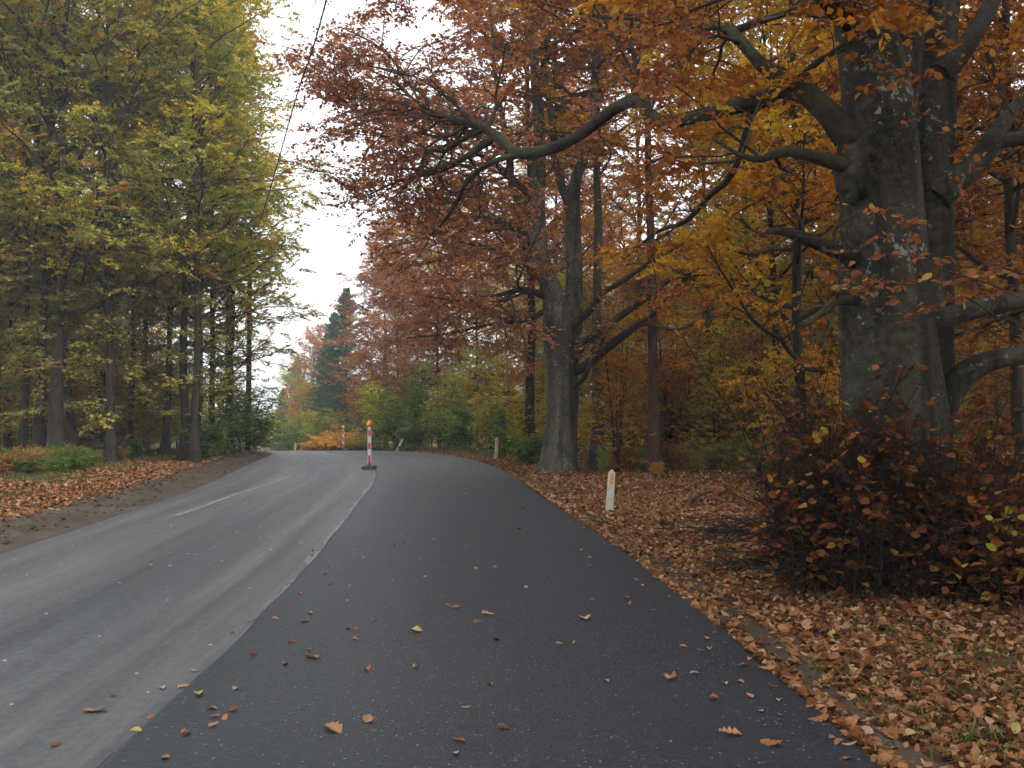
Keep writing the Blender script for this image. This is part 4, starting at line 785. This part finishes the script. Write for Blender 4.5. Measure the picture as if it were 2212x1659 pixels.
# ------------------------------------------------------------------ far hillside wood beyond the valley
def far_wood():
    rng = np.random.default_rng(9); V, F, A, o = [], [], [], 0
    bm = bmesh.new(); bmesh.ops.create_icosphere(bm, subdivisions=2, radius=1); bm.verts.ensure_lookup_table()
    tv = np.array([v.co for v in bm.verts]); tf = np.array([[v.index for v in f.verts] for f in bm.faces]); bm.free()
    for k in range(620):
        y = rng.uniform(150, 700); x = -.262 * y + rng.normal(0, 16 + .02 * y) if k % 3 else rng.uniform(-.5, .05) * y
        if y < 260 and abs(x + .29 * y) < 10: continue
        h = rng.uniform(8, 14); r = h * rng.uniform(.32, .5); z = float(prof(y))
        n = 1 + .22 * np.sin(tv[:, 0] * 5 + k) * np.cos(tv[:, 2] * 6 + 2 * k) + rng.normal(0, .09, len(tv))
        q = tv * n[:, None]; V.append(np.stack([x + q[:, 0] * r, y + q[:, 1] * r, z + h * .55 + q[:, 2] * h * .45], 1)); F.append(tf + o); o += len(tv); A.append(np.clip(np.full(len(tf), rng.random()) + rng.normal(0, .12, len(tf)), 0, 1))
    me = mesh_from('far_wood', np.concatenate(V), np.concatenate(F), leaf_mat('far_leaves', [(0, (.08, .10, .03)), (.3, (.22, .17, .04)), (.6, (.34, .17, .05)), (.85, (.36, .24, .06)), (1, (.26, .10, .05))], transl=.1), smooth=False, fattr=np.concatenate(A))
    tag(link('far_wood', me), 'distant autumn wood on the hillside beyond the crest', 'woods', kind='stuff')
far_wood()

# ------------------------------------------------------------------ roadside posts and beacons
def solid(bm_fn, name, mat, parent=None, bevel=0.0, smooth=False):
    bm = bmesh.new(); bm_fn(bm)
    if bevel: bmesh.ops.bevel(bm, geom=bm.edges[:], offset=bevel, segments=2, affect='EDGES', clamp_overlap=True)
    bmesh.ops.recalc_face_normals(bm, faces=bm.faces[:])
    me = bpy.data.meshes.new(name); bm.to_mesh(me); bm.free(); me.materials.append(mat)
    if smooth: me.polygons.foreach_set('use_smooth', [True] * len(me.polygons))
    return link(name, me, parent)
def prism(bm, pts, y0, y1):
    a = [bm.verts.new((x, y0, z)) for x, z in pts]; b = [bm.verts.new((x, y1, z)) for x, z in pts]; n = len(pts)
    bm.faces.new(a); bm.faces.new(b[::-1])
    for i in range(n): bm.faces.new((a[i], b[i], b[(i + 1) % n], a[(i + 1) % n]))
def box(bm, x0, x1, y0, y1, z0, z1): prism(bm, [(x0, z0), (x1, z0), (x1, z1), (x0, z1)], y0, y1)
def lathe(bm, prof_, n=20):
    rings = [[bm.verts.new((r * math.cos(6.28318 * k / n), r * math.sin(6.28318 * k / n), z)) for k in range(n)] for r, z in prof_]
    for a, b in zip(rings, rings[1:]):
        for k in range(n): bm.faces.new((a[k], a[(k + 1) % n], b[(k + 1) % n], b[k]))
    bm.faces.new(rings[0][::-1]); bm.faces.new(rings[-1])
def post(x, y, lean, label, rot=0., H=.72, back=0., refl=True):
    e = bpy.data.objects.new('delineator_post', None); col.objects.link(e); e.location = (x, y, float(gz(x, y)) + .01); e.rotation_euler = (back, lean, rot); tag(e, label, 'post', 'white roadside marker posts')
    w = .058
    solid(lambda b: prism(b, [(-w * 1.08, -.2), (w * 1.08, -.2), (w, H - .045), (w * .42, H - .004), (-w * .42, H - .004), (-w, H - .045)], -.03, .03), 'post_body', M_white, e, .006)
    solid(lambda b: lathe(b, [(.022, H - .012), (.024, H), (.018, H + .012), (.006, H + .018)], 10), 'cap', M_white, e, smooth=True)
    if refl: solid(lambda b: box(b, -.021, .025, -.036, -.029, H - .235, H - .045), 'reflector', M_reflector, e, .002)
    return e
g = G(1316, 1103); post(float(g[0]), float(g[1]), math.radians(4), 'nearest white marker post with amber reflector standing in the leaf litter', .05, H=.69)
post(at(1071, 35), 35, math.radians(3.5), 'upright white marker post at the bend left of the forked beech', .3, H=.80)
post(at(857, 50.5), 50.5, math.radians(27), 'white marker post knocked well over to the right at the crest', .2, H=.72)
post(at(638, 60.5), 60.5, math.radians(2), 'farthest white marker post showing above the crest by the sky gap', .3, H=.66)

def beacon(x, y, z, rot, label, lean=0.):
    e = bpy.data.objects.new('warning_beacon', None); col.objects.link(e); e.location = (x, y, z); e.rotation_euler = (0, lean, rot); tag(e, label, 'beacon', 'striped warning beacons on the road')
    base = solid(lambda b: prism(b, [(-.21, 0), (.21, 0), (.20, .07), (.14, .10), (-.14, .10), (-.20, .07)], -.38, .38), 'base', M_rubber, e, .01)
    for s in (-1, 1): solid(lambda b: box(b, s * .155 - .02, s * .155 + .02, -.387, -.2, .03, .095), 'grip', M_rubberd, base, .004)
    solid(lambda b: box(b, -.035, .035, -.03, .03, .10, .22), 'foot', M_rubber, e, .006)
    bd = solid(lambda b: box(b, -.056, .056, -.022, .022, .17, 1.17), 'board', M_bwhite, e, .008)
    for k in range(3): solid(lambda b: box(b, -.037, .037, -.0265, -.021, .22 + .385 * k, .41 + .385 * k), 'red_stripe', M_red, bd, .002)
    ne = solid(lambda b: lathe(b, [(.045, 1.16), (.048, 1.20), (.048, 1.27), (.036, 1.285)], 14), 'lamp_neck', M_bwhite, e, smooth=True)
    lp = solid(lambda b: lathe(b, [(.05, 1.28), (.083, 1.30), (.088, 1.335), (.094, 1.345), (.088, 1.355), (.086, 1.40), (.07, 1.445), (.04, 1.468), (.01, 1.474)], 22), 'lamp_lens', M_lens, e, smooth=True)
    solid(lambda b: lathe(b, [(.093, 1.338), (.0985, 1.345), (.093, 1.352)], 22), 'rim', M_reflector, lp, smooth=True)
    return e
g = G(798, 1013); beacon(float(g[0]), float(g[1]), .002, .08, 'nearer red and white warning beacon with amber lamp at the end of the joint', -.004)
beacon(at(742, 53), 53, float(prof(53)) + .002, .1, 'farther red and white warning beacon standing at the crest before the bracken', -.012)

# ------------------------------------------------------------------ overhead cable
cp = resample(np.array([[5.2, -12, 9.2], [1.6, 0, 8.25], list(P(705, 0, 13.5)), list(P(640, 210, 18)), list(P(580, 420, 28)), list(P(540, 548, 42))]), 200)
s = np.linspace(0, 1, 200); hel = np.stack([.022 * np.cos(s * 620), 0 * s, .022 * np.sin(s * 620)], 1)
tag(link('overhead_cable', wood_mesh('overhead_cable', [(cp[None], np.full((1, 200), .013), 6), ((cp + hel * .8)[None], np.full((1, 200), .009), 5)], M_cable)), 'dark twisted overhead cable slanting down across the sky gap', 'cable')
x, y = cp[-1][0], cp[-1][1]; zt = cp[-1][2] + .35; pl = bpy.data.objects.new('utility_pole', None); col.objects.link(pl); pl.location = (x, y, float(gz(x, y))); tag(pl, 'brown wooden utility pole hidden in the left crowns carrying the cable', 'pole')
h = zt - float(gz(x, y)); q = np.array([[0, 0, -.3], [0, 0, h * .5], [0, 0, h]])[None]
link('shaft', wood_mesh('pole_shaft', [(q, np.array([[.13, .115, .1]]), 12)], M_dark), pl); solid(lambda b: box(b, -.06, .06, -.16, .03, h - .42, h - .3), 'bracket', M_rubberd, pl, .01)

# ------------------------------------------------------------------ bracken on the crest
def fern_mesh(seed, nf, Lf):
    rng = np.random.default_rng(seed); st = np.zeros((nf, 9, 3)); a = rng.random(nf) * 6.28
    for j in range(nf):
        el = rng.uniform(.7, 1.3); d = np.array([math.cos(a[j]) * math.cos(el), math.sin(a[j]) * math.cos(el), math.sin(el)]); p = np.array([rng.normal(0, .12), rng.normal(0, .12), -.02]); L = Lf * rng.uniform(.7, 1.15)
        for k in range(9): st[j, k] = p; p = p + d * L / 8; d = d + np.array([0, 0, -.2]); d /= np.linalg.norm(d)
    r = np.repeat(np.linspace(.007, .002, 9)[None], nf, 0)
    Pn, RP = spawn(rng, st, r, 22, .18, .99, .30, 1.2, 4, roll=.15, jit=.04, curve=-.05, tipshort=.85, lvar=.1, rmin=.0015)
    return st, r, Pn, RP, leaves(rng, Pn, 9, .075, wide=.5, tilt=.35, t0=.05)
def fern(px, d, m, seed, label, group, s=1.0):
    st, r, Pn, RP, lf = fern_mesh(seed, 16, 1.25); x = at(px, d); e = bpy.data.objects.new('bracken', None); col.objects.link(e); e.location = (x, d, float(gz(x, d))); e.scale = (s, s, s); tag(e, label, 'fern', group)
    link('stalks', wood_mesh('bracken_stalks', [(st, r, 4), (Pn, RP, 3)], M_dry), e); link('fronds', leaf_mesh('bracken_fronds', [lf], m), e)
for i, (px, d) in enumerate(((688, 58), (706, 59), (722, 57), (740, 60), (758, 58), (772, 60), (700, 62), (730, 62))):
    fern(px, d, M_fern, 300 + i % 4, 'withered orange bracken clump beside the farther beacon on the crest', 'orange bracken on the crest', 1.25 + .15 * (i % 3))
fern(776, 56, M_fern2, 311, 'yellow green bracken clump drooping between the two beacons', 'yellow green bracken on the crest', 1.15)
fern(795, 57, M_fern2, 312, 'yellow green bracken clump right behind the nearer beacon', 'yellow green bracken on the crest', 1.1)
fern(822, 57, M_fern, 313, 'small orange bracken right of the nearer beacon lamp', 'orange bracken on the crest', .8)

# ------------------------------------------------------------------ dark thicket round the foot of the great beech
def thicket(seed, px0, px1, d0, d1, ns, h0, h1, label, leafn=4, drop=.55):
    rng = np.random.default_rng(seed); K = 10; st = np.zeros((ns, K, 3)); t = np.linspace(0, 1, K); cx, cy = at((px0 + px1) / 2, (d0 + d1) / 2), (d0 + d1) / 2; z0 = float(gz(cx, cy))
    for j in range(ns):
        d = rng.uniform(d0, d1); x = at(rng.uniform(px0, px1), d); h = rng.uniform(h0, h1); a = rng.random() * 6.28; o = rng.uniform(.1, .5) * h
        cur = np.cumsum(rng.normal(0, .03, (K, 2)), 0)
        st[j, :, 0] = x - cx + np.cos(a) * o * t ** 1.5 + cur[:, 0]; st[j, :, 1] = d - cy + np.sin(a) * o * t ** 1.5 + cur[:, 1]; st[j, :, 2] = h * t - .05
    r = rng.uniform(.006, .016, ns)[:, None] * np.linspace(1, .25, K)[None]
    B, RB = spawn(rng, st, r, 15, .04, .98, lambda t: np.full(t.shape, .5), 1.0, 6, uni=True, jit=.22, rf=.6, taper=.4, rmin=.002)
    Tw, RT = spawn(rng, B, RB, 7, .1, 1, lambda t: np.full(t.shape, .26), .9, 3, roll=.6, rmin=.0016)
    e = bpy.data.objects.new('thicket', None); col.objects.link(e); e.location = (cx, cy, z0); tag(e, label, 'thicket', 'dark thicket round the great beech')
    link('stems', wood_mesh('thicket_stems', [(st, r, 5)], M_thick), e); link('branches', wood_mesh('thicket_twigs', [(B, RB, 4), (Tw, RT, 3)], M_thick), e)
    k = rng.random(len(Tw)) < .17
    link('leaves', leaf_mesh('thicket_leaves', [leaves(rng, Tw[k], leafn, .075, shape=6, tilt=.7, drop=drop, wide=.74)], M_mixed), e)
thicket(401, 1715, 1800, 8.1, 9.0, 34, .5, 1.4, 'low left flank of the dark thicket beside the brushwood', 3, .5)
thicket(402, 1755, 1855, 8.0, 8.9, 46, 1.0, 2.1, 'tall bristling dark thicket at the left of the great trunk', 3, .6)
thicket(403, 1840, 1960, 7.7, 8.5, 46, .5, 1.7, 'dark thicket with yellow leaves before the great trunk', 4, .55)
thicket(404, 1940, 2080, 7.7, 8.5, 46, .4, 1.7, 'dark leafy thicket before the right side of the great trunk', 4, .5)
thicket(405, 2070, 2260, 7.4, 8.8, 40, .3, 1.2, 'rust and yellow leaved thicket right of the great trunk', 5, .4)
thicket(406, 1700, 1860, 9.0, 10.4, 40, .8, 2.6, 'tall dark stems of the thicket behind the great trunk', 3, .6)
thicket(407, 2060, 2260, 9.4, 11, 36, .5, 2.0, 'rusty undergrowth behind the great trunk at the right', 5, .4)
def twig_pile(px, d, n, seed, label, R=.7):
    rng = np.random.default_rng(seed); x0 = at(px, d); z0 = float(gz(x0, d)); a = rng.random(n) * 6.28; L = rng.uniform(.4, 1.3, n); t = np.linspace(-.5, .5, 6); c = np.stack([rng.normal(0, R, n), rng.normal(0, R * .7, n), np.abs(rng.normal(.06, .12, n))], 1)
    st = c[:, None] + np.stack([np.cos(a)[:, None] * L[:, None] * t, np.sin(a)[:, None] * L[:, None] * t, rng.normal(0, .12, n)[:, None] * L[:, None] * t + .02 * rng.normal(0, 1, (n, 6))], -1)
    st[:, :, 2] = np.maximum(st[:, :, 2], .01); r = rng.uniform(.003, .012, n)[:, None] * np.linspace(1, .4, 6)[None]
    B, RB = spawn(rng, st, r, 4, .2, .95, lambda t: np.full(t.shape, .3), .8, 4, uni=True, jit=.15)
    B[:, :, 2] = np.maximum(B[:, :, 2], .01); o = link('brushwood', wood_mesh('brushwood', [(st, r, 5), (B, RB, 3)], M_limb)); o.location = (x0, d, z0); tag(o, label, 'brushwood')
twig_pile(1625, 12.2, 130, 501, 'heap of thin dead brushwood left of the dark thicket', .6)
twig_pile(1700, 9.6, 80, 502, 'loose dead twigs at the front edge of the dark thicket', .45)
def stick(pts, label, m, rad):
    a = []
    for px, py, lift in pts: g_ = G(px, py); a.append([g_[0], g_[1], float(gz(g_[0], g_[1])) + lift])
    q = resample(np.array(a), 14)[None]; r = (rad * np.linspace(1, .35, 14))[None]; rng = np.random.default_rng(len(label)); B, RB = spawn(rng, q, r, 5, .3, .95, lambda t: np.full(t.shape, .25), .8, 4, uni=True, jit=.2)
    B[:, :, 2] = np.maximum(B[:, :, 2], q[0, :, 2].min()); tag(link('fallen_branch', wood_mesh('fallen_branch', [(q, r, 7), (B, RB, 4)], m)), label, 'branch')
stick([(1488, 1100, .03), (1510, 1088, .1), (1560, 1082, .12), (1640, 1100, .05)], 'dark crooked fallen branch lying left of the brushwood', M_dark, .03)
stick([(1655, 1062, .03), (1690, 1055, .06), (1720, 1066, .03)], 'short pale fallen branch lying behind the brushwood', M_limb, .02)
stick([(1418, 1136, .03), (1436, 1133, .06), (1462, 1148, .03)], 'dark bark scrap on the leaf litter right of the nearest post', M_dark, .035)
stick([(1650, 1556, .042), (1690, 1560, .045), (1714, 1552, .045)], 'thin twig on the fresh asphalt near its right edge', M_limb, .005)
stick([(1350, 1308, .042), (1390, 1312, .045), (1418, 1308, .045)], 'thin dark twig on the fresh asphalt left of the soil strip', M_twig, .005)

# ------------------------------------------------------------------ fallen leaves
def leaf_tpl(kind):
    if kind == 'oak': st = np.array([0, .1, .2, .3, .42, .52, .64, .74, .87, 1]); w = np.array([.02, .13, .10, .24, .15, .31, .19, .30, .20, .05])
    else: st = np.array([0, .22, .5, .8, 1]); w = np.array([.02, .26, .34, .22, .02])
    V = []
    for s_, w_ in zip(st, w): V += [(-w_, s_ - .5, 0), (0, s_ - .5, 0), (w_, s_ - .5, 0)]
    F = []
    for i in range(len(st) - 1): a = i * 3; F += [(a, a + 1, a + 4, a + 3), (a + 1, a + 2, a + 5, a + 4)]
    return np.array(V), np.array(F)
def bend(V, a, b, f): W = V.copy(); W[:, 2] = a * V[:, 0] ** 2 * 3 + b * V[:, 1] ** 2 + f * np.abs(V[:, 0]); W[:, 2] -= W[:, 2].min(); return W
def litter(rng, X, Y, Z, size, kind, tilt=.45):
    if kind == 'quad': tv, tf = LEAF4 - np.array([0, .5, 0]), F4; tv = tv * np.array([.7, 1, 2])
    elif kind == 'hex': tv, tf = LEAF6 - np.array([0, .5, 0]), F6; tv = tv * np.array([.75, 1, 2])
    else: tv, tf = leaf_tpl(kind)
    M = len(X); yaw = rng.random(M) * 6.28; q = np.repeat(tv[None], M, 0); a, b, f = rng.normal(.3, .5, (M, 1)), rng.normal(.1, .35, (M, 1)), rng.normal(.1, .25, (M, 1))
    if kind in ('oak', 'beech'): q[:, :, 2] = a * q[:, :, 0] ** 2 * 3 + b * q[:, :, 1] ** 2 + f * np.abs(q[:, :, 0])
    else: q[:, :, 2] *= rng.normal(0, 1, (M, 1))
    n = unit(UP + rng.normal(0, tilt, (M, 3)) * np.array([1, 1, .2])); u = unit(np.stack([np.cos(yaw), np.sin(yaw), 0 * yaw], 1)); v = unit(np.cross(n, u)); u = np.cross(v, n)
    ln = (size * rng.uniform(.45, 1.45, M))[:, None, None]
    V = np.stack([X, Y, Z], 1)[:, None] + ln * (q[:, :, 0:1] * u[:, None] + q[:, :, 1:2] * v[:, None] + q[:, :, 2:3] * n[:, None])
    F = (tf[None] + (np.arange(M) * len(tv))[:, None, None]).reshape(-1, 4); return V.reshape(-1, 3), F, np.repeat(np.clip(rng.normal(.52, .28, M), 0, 1), len(tf))
def scatter(rng, n, ya, yb, ra, rb, side, keep=None):
    Y = rng.uniform(ya, yb, n); r = ra + (rb - ra) * rng.random(n); X = re_(Y) + r if side > 0 else le_(Y) - r
    k = np.ones(n, bool) if keep is None else keep(r, X, Y, rng); X, Y = X[k], Y[k]; return X, Y, gz(X, Y) + .012 + .028 * rng.random(len(X))
rl = np.random.default_rng(900)
kp = lambda r, X, Y, g_: g_.random(len(r)) < np.where(r < .07, 1, np.where(r < .36 + .2 * wob(X * 3, Y * 2), .30, np.where(r > 6, .55, np.where(wob(X * 2.2 + 5, Y * 1.9) < -.55, .5, .95))))
parts = []
for n_, kind, ya, yb, rb, sz in ((5200, 'oak', 3, 9.5, 5.2, .08), (16000, 'beech', 3, 9.5, 5.6, .054), (26000, 'hex', 9.5, 19, 8.0, .06), (5200, 'hex', 9.5, 19, 4, .075), (30000, 'quad', 19, 48, 7.5, .085)):
    X, Y, Z = scatter(rl, n_, ya, yb, -.02, rb, 1, kp); parts.append(litter(rl, X, Y, Z, sz, kind))
for n_, kind, ya, yb, sz in ((800, 'beech', 3, 14, .06), (1300, 'hex', 14, 34, .07)):       # drift along the asphalt edge
    Y = rl.uniform(ya, yb, n_); X = re_(Y) + np.abs(rl.normal(0, .05, n_)) - .015; parts.append(litter(rl, X, Y, np.maximum(gz(X, Y), prof(Y) + .0) + .02 + .025 * rl.random(n_), sz, kind, .5))
tag(link('leaf_litter', leaf_mesh('leaf_litter', parts, M_dry)), 'thick carpet of brown fallen leaves on the right verge', 'fallen leaves', kind='stuff')
n_ = 260; Y = 3 + 18 * rl.random(n_) ** 1.3; X = re_(Y) + .15 + 5.5 * rl.random(n_); a_ = rl.random(n_) * 6.28; L_ = rl.uniform(.08, .38, n_); t_ = np.linspace(-.5, .5, 5)
tw = np.stack([X[:, None] + np.cos(a_)[:, None] * L_[:, None] * t_ + rl.normal(0, .006, (n_, 5)), Y[:, None] + np.sin(a_)[:, None] * L_[:, None] * t_ + rl.normal(0, .006, (n_, 5)), (gz(X, Y) + .045)[:, None] + rl.normal(0, .008, (n_, 5))], -1)
tag(link('twig_litter', wood_mesh('twig_litter', [(tw, rl.uniform(.0015, .005, n_)[:, None] * np.linspace(1, .5, 5)[None], 4)], M_twig)), 'small dead twigs scattered through the leaf litter on the right verge', 'twigs', kind='stuff')
parts = []
kl = lambda r, X, Y, g_: g_.random(len(r)) < sstep(.95, 1.5, r) * (1 - .8 * sstep(4.0, 5.2, r))
for n_, kind, ya, yb, sz in ((9000, 'hex', 9, 20, .075), (14000, 'quad', 20, 44, .10)):
    X, Y, Z = scatter(rl, n_, ya, yb, .9, 5.4, -1, kl); parts.append(litter(rl, X, Y, Z + .03, sz, kind))
tag(link('leaf_litter', leaf_mesh('leaf_litter_left', parts, M_dry)), 'strip of brown fallen leaves between the soil bank and the left wood', 'fallen leaves', kind='stuff')

def clods(n, name, label):
    bm = bmesh.new(); bmesh.ops.create_icosphere(bm, subdivisions=1, radius=1); tv = np.array([v.co for v in bm.verts]); tf = np.array([[v.index for v in f.verts] for f in bm.faces]); bm.free()
    Y = 9 + 38 * rl.random(n) ** 1.2; l = np.abs(rl.normal(.95, .42, n)) + .1; X = le_(Y) - l; sz = .008 + .035 * rl.random(n) ** 5; Z = np.maximum(gz(X, Y) + .03, prof(Y)) + sz * .3
    q = tv[None] * (1 + rl.normal(0, .22, (n, len(tv), 1))) * (sz[:, None, None] * np.array([1, 1, .7])); V = np.stack([X, Y, Z], 1)[:, None] + q
    F = (tf[None] + (np.arange(n) * len(tv))[:, None, None]).reshape(-1, 3); tag(link(name, mesh_from(name, V.reshape(-1, 3), F, M_soil, smooth=False)), label, 'soil', kind='stuff')
clods(5200, 'soil_clods', 'loose clods and stones on the bare soil bank at the left')
# leaves lying one by one on the road
LM = {}
for kind in ('oak', 'beech'):
    tv, tf = leaf_tpl(kind)
    for j, (a, b, f) in enumerate(((.5, .3, .2), (-.3, .5, .35), (1.2, .1, .1), (.2, -.35, .3))):
        W = bend(tv, a, b, f)
        for k in range(3): LM[kind, j, k] = mesh_from('fallen_leaf_' + kind, W, tf, M_dry, smooth=False, fattr=np.full(len(tf), (.45, .66, .88)[k]))
LMY = mesh_from('fallen_leaf_yellow', bend(leaf_tpl('oak')[0], .6, .4, .3), leaf_tpl('oak')[1], M_dry, smooth=False, fattr=np.full(len(leaf_tpl('oak')[1]), 1.0))
ro = random.Random(31)
def leaf_label(x, y):
    row = 'at the bottom of the picture' if y < 5.2 else 'level with the grassy verge' if y < 7.5 else 'level with the thicket' if y < 11 else 'short of the nearest post' if y < 15.8 else 'between nearest post and nearer beacon' if y < 28 else 'beyond the nearer beacon'
    a = float(se_(y)); w = float(re_(y)) - a; u = (x - a) / w
    return ('small dry leaf on the old lane, ' if u < 0 else 'small dry leaf on dark asphalt near the joint, ' if u < .25 else 'small dry leaf in the middle of the dark lane, ' if u < .7 else 'small dry leaf near the right asphalt edge, ') + row
def road_leaf(x, y, size, label, yellow=False, kind=None):
    me = LMY if yellow else LM[kind or ro.choice(['oak', 'oak', 'beech']), ro.randrange(4), ro.randrange(3)]
    z = float(prof(y)) + (.040 if x > float(se_(y)) else .006); o = link('fallen_leaf', me); o.location = (x, y, z); o.scale = (size, size, size); o.rotation_euler = (ro.gauss(0, .15), ro.gauss(0, .15), ro.random() * 6.28); tag(o, label, 'leaf', 'fallen leaves lying on the road'); return o
ZA, ZB, ZC = (.3064, 609.9, 1152), (.4179, 1287.6, 1084.3), (.3064, 0, 1152)
spots = [(ZA, [(690, 18), (845, 33), (540, 122), (795, 106), (1558, 122), (1147, 217), (400, 275), (542, 230), (300, 323), (335, 392), (478, 402), (782, 360), (1095, 306), (1010, 335), (1360, 277), (1503, 268), (1768, 260), (1858, 350), (2165, 195), (2170, 262), (450, 510), (130, 461), (200, 600), (160, 660), (650, 647), (465, 708), (518, 711), (1117, 481), (1170, 548), (1388, 505), (1375, 667), (1720, 413), (2178, 502), (787, 785), (514, 785), (1512, 787), (1953, 820), (2060, 810), (65, 808), (20, 965), (593, 1008), (935, 988), (1462, 1112), (1555, 1432), (1240, 1520), (1222, 1613), (1297, 1280), (187, 862), (340, 265)]),
         (ZB, [(205, 425), (240, 455), (375, 515), (320, 440), (155, 522), (165, 555), (285, 585), (465, 625), (620, 708), (570, 735), (450, 778), (540, 797), (588, 790), (665, 762), (795, 845), (765, 878), (395, 902), (668, 975), (748, 965), (920, 990), (610, 1057), (795, 1040), (950, 1062), (1048, 1030), (1105, 1097), (850, 1122), (955, 1142), (1220, 1262), (1252, 1288), (1312, 1297), (1325, 1243), (1300, 1370), (510, 920), (55, 960)]),
         (ZC, [(1065, 203), (845, 1547), (1080, 1310), (1292, 1090), (1488, 952), (958, 1453), (738, 1637), (1165, 1643), (1312, 1465), (1508, 1408), (1497, 1288), (1645, 1297), (1660, 1145), (1590, 1355), (1515, 1345), (1375, 975), (1140, 1097), (790, 1150), (1785, 900), (2010, 965), (2058, 808), (1940, 640), (1637, 712), (1745, 636), (1790, 607), (1935, 470), (2120, 460), (2150, 660), (2190, 600), (395, 1495)])]
for (sc_, ox, oy), L_ in spots:
    for u, v in L_:
        g_ = G(ox + u * sc_, oy + v * sc_); x, y = float(g_[0]), float(g_[1])
        road_leaf(x, y, ro.uniform(.042, .072), leaf_label(x, y))
for (sc_, ox, oy), u, v, sz, lab, ye in ((ZA, 350, 1438, .13, 'long brown oak leaf at the bottom of the picture on the dark asphalt', 0), (ZA, 600, 1370, .10, 'pale upright oak leaf near the long brown one', 0), (ZA, 200, 915, .13, 'large curled brown leaf on the dark asphalt near the joint', 0), (ZA, 950, 728, .11, 'pale yellow lobed leaf in the middle of the dark asphalt', 1), (ZA, 1230, 558, .085, 'small yellow leaf on the dark asphalt beyond the pale yellow lobed one', 1),
        (ZA, 1447, 607, .105, 'pale tan oak leaf in the middle of the dark asphalt', 0), (ZA, 2130, 640, .15, 'biggest tan oak leaf near the right edge of the dark asphalt', 0), (ZB, 395, 945, .11, 'tan oak leaf, one of a close pair on the right of the dark asphalt', 0), (ZB, 882, 895, .12, 'tan oak leaf touching the right edge of the dark asphalt', 0), (ZB, 1152, 1165, .11, 'folded pinkish oak leaf near the lower right asphalt edge', 0), (ZB, 910, 1293, .12, 'pinkish oak leaf low on the right of the dark asphalt', 0),
        (ZC, 672, 1258, .13, 'large tan leaf lying alone on the old grey lane', 0), (ZC, 1398, 1188, .09, 'yellowish curled leaf on the dark asphalt close to the joint', 1), (ZB, 690, 1240, .12, 'narrow curled orange leaf low on the right of the dark asphalt', 0)):
    g_ = G(ox + u * sc_, oy + v * sc_); road_leaf(float(g_[0]), float(g_[1]), sz, lab, bool(ye), 'oak')
for i in range(150):
    y = ro.uniform(10, 36) if i % 3 else ro.uniform(20, 40); w = float(re_(y) - se_(y)); k = ro.random() ** .6; x = float(se_(y)) - .5 + (w + .4) * k
    road_leaf(x, y, ro.uniform(.045, .075), leaf_label(x, y))

# ------------------------------------------------------------------ grass
def grass(rng, X, Y, h, name, label):
    M = len(X); a = rng.random(M) * 6.28; Z = gz(X, Y); le = rng.uniform(.7, 1.5, M); hh = h * rng.uniform(.5, 1.2, M); w = .004 + .003 * rng.random(M); o = np.stack([np.cos(a), np.sin(a), 0 * a], 1); sd = np.stack([-np.sin(a), np.cos(a), 0 * a], 1)
    b = np.stack([X, Y, Z], 1); m = b + o * (le * hh * .35)[:, None] + UP * (hh * .65)[:, None]; t = b + o * (le * hh * 1.0)[:, None] + UP * (hh * np.maximum(.15, .9 - .45 * le))[:, None]
    V = np.stack([b - sd * w[:, None], b + sd * w[:, None], m + sd * w[:, None] * .8, m - sd * w[:, None] * .8, t], 1).reshape(-1, 3); i = np.arange(M) * 5
    me = mesh_from(name, V, [np.stack([i, i + 1, i + 2, i + 3], 1), np.stack([i + 3, i + 2, i + 4], 1)], M_grass, smooth=False, fattr=np.tile(rng.random(M), 2)); tag(link(name, me), label, 'grass', kind='stuff')
X, Y = [], []
for px, py, n_, sp in ((1940, 1362, 260, .16), (2157, 1475, 420, .24), (2080, 1420, 260, .25), (1760, 1300, 200, .3), (1900, 1250, 160, .4), (2120, 1590, 300, .22), (1960, 1480, 120, .2), (2020, 1560, 120, .2), (1600, 1270, 120, .3), (1780, 1440, 60, .1), (1880, 1500, 60, .1), (1335, 1108, 60, .08), (1480, 1200, 100, .4)):
    g_ = G(px, py); X.append(rl.normal(g_[0], sp, n_)); Y.append(rl.normal(g_[1], sp, n_))
X, Y = np.concatenate(X), np.concatenate(Y); k = rl.random(len(X)) < .45; grass(rl, X[k], Y[k], .085, 'grass', 'thin grass tufts poking through the leaves on the right verge')
n_ = 16000; Y = rl.uniform(12, 46, n_); r = np.abs(rl.normal(4.6, .9, n_)); X = le_(Y) - r; k = wob(X * 1.3, Y * 1.3) + .5 * rl.random(n_) > .05; grass(rl, X[k], Y[k], .22, 'grass', 'green grass fringe between the leaf strip and the left wood')
n_ = 9000; Y = rl.uniform(34, 62, n_); r = rl.uniform(1.0, 4.6, n_); X = re_(Y) + r; grass(rl, X, Y, .30, 'grass', 'rough grass on the verge round the tilted post')

# ------------------------------------------------------------------ damp autumn air
def haze(dens):
    m, N, L = nt('haze'); v = N.new('ShaderNodeVolumePrincipled'); v.inputs['Density'].default_value = dens; v.inputs['Color'].default_value = (.95, .97, 1, 1); v.inputs['Anisotropy'].default_value = .2
    out = N.new('ShaderNodeOutputMaterial'); L.new(v.outputs[0], out.inputs['Volume'])
    bm = bmesh.new(); box(bm, -1100, 1000, -62, 1610, -21, 40); me = bpy.data.meshes.new('haze'); bm.to_mesh(me); bm.free(); me.materials.append(m); o = link('haze', me); tag(o, 'thin pale autumn haze between the trees', 'haze', kind='stuff')
haze(.0013)
cy.volume_bounces = 0
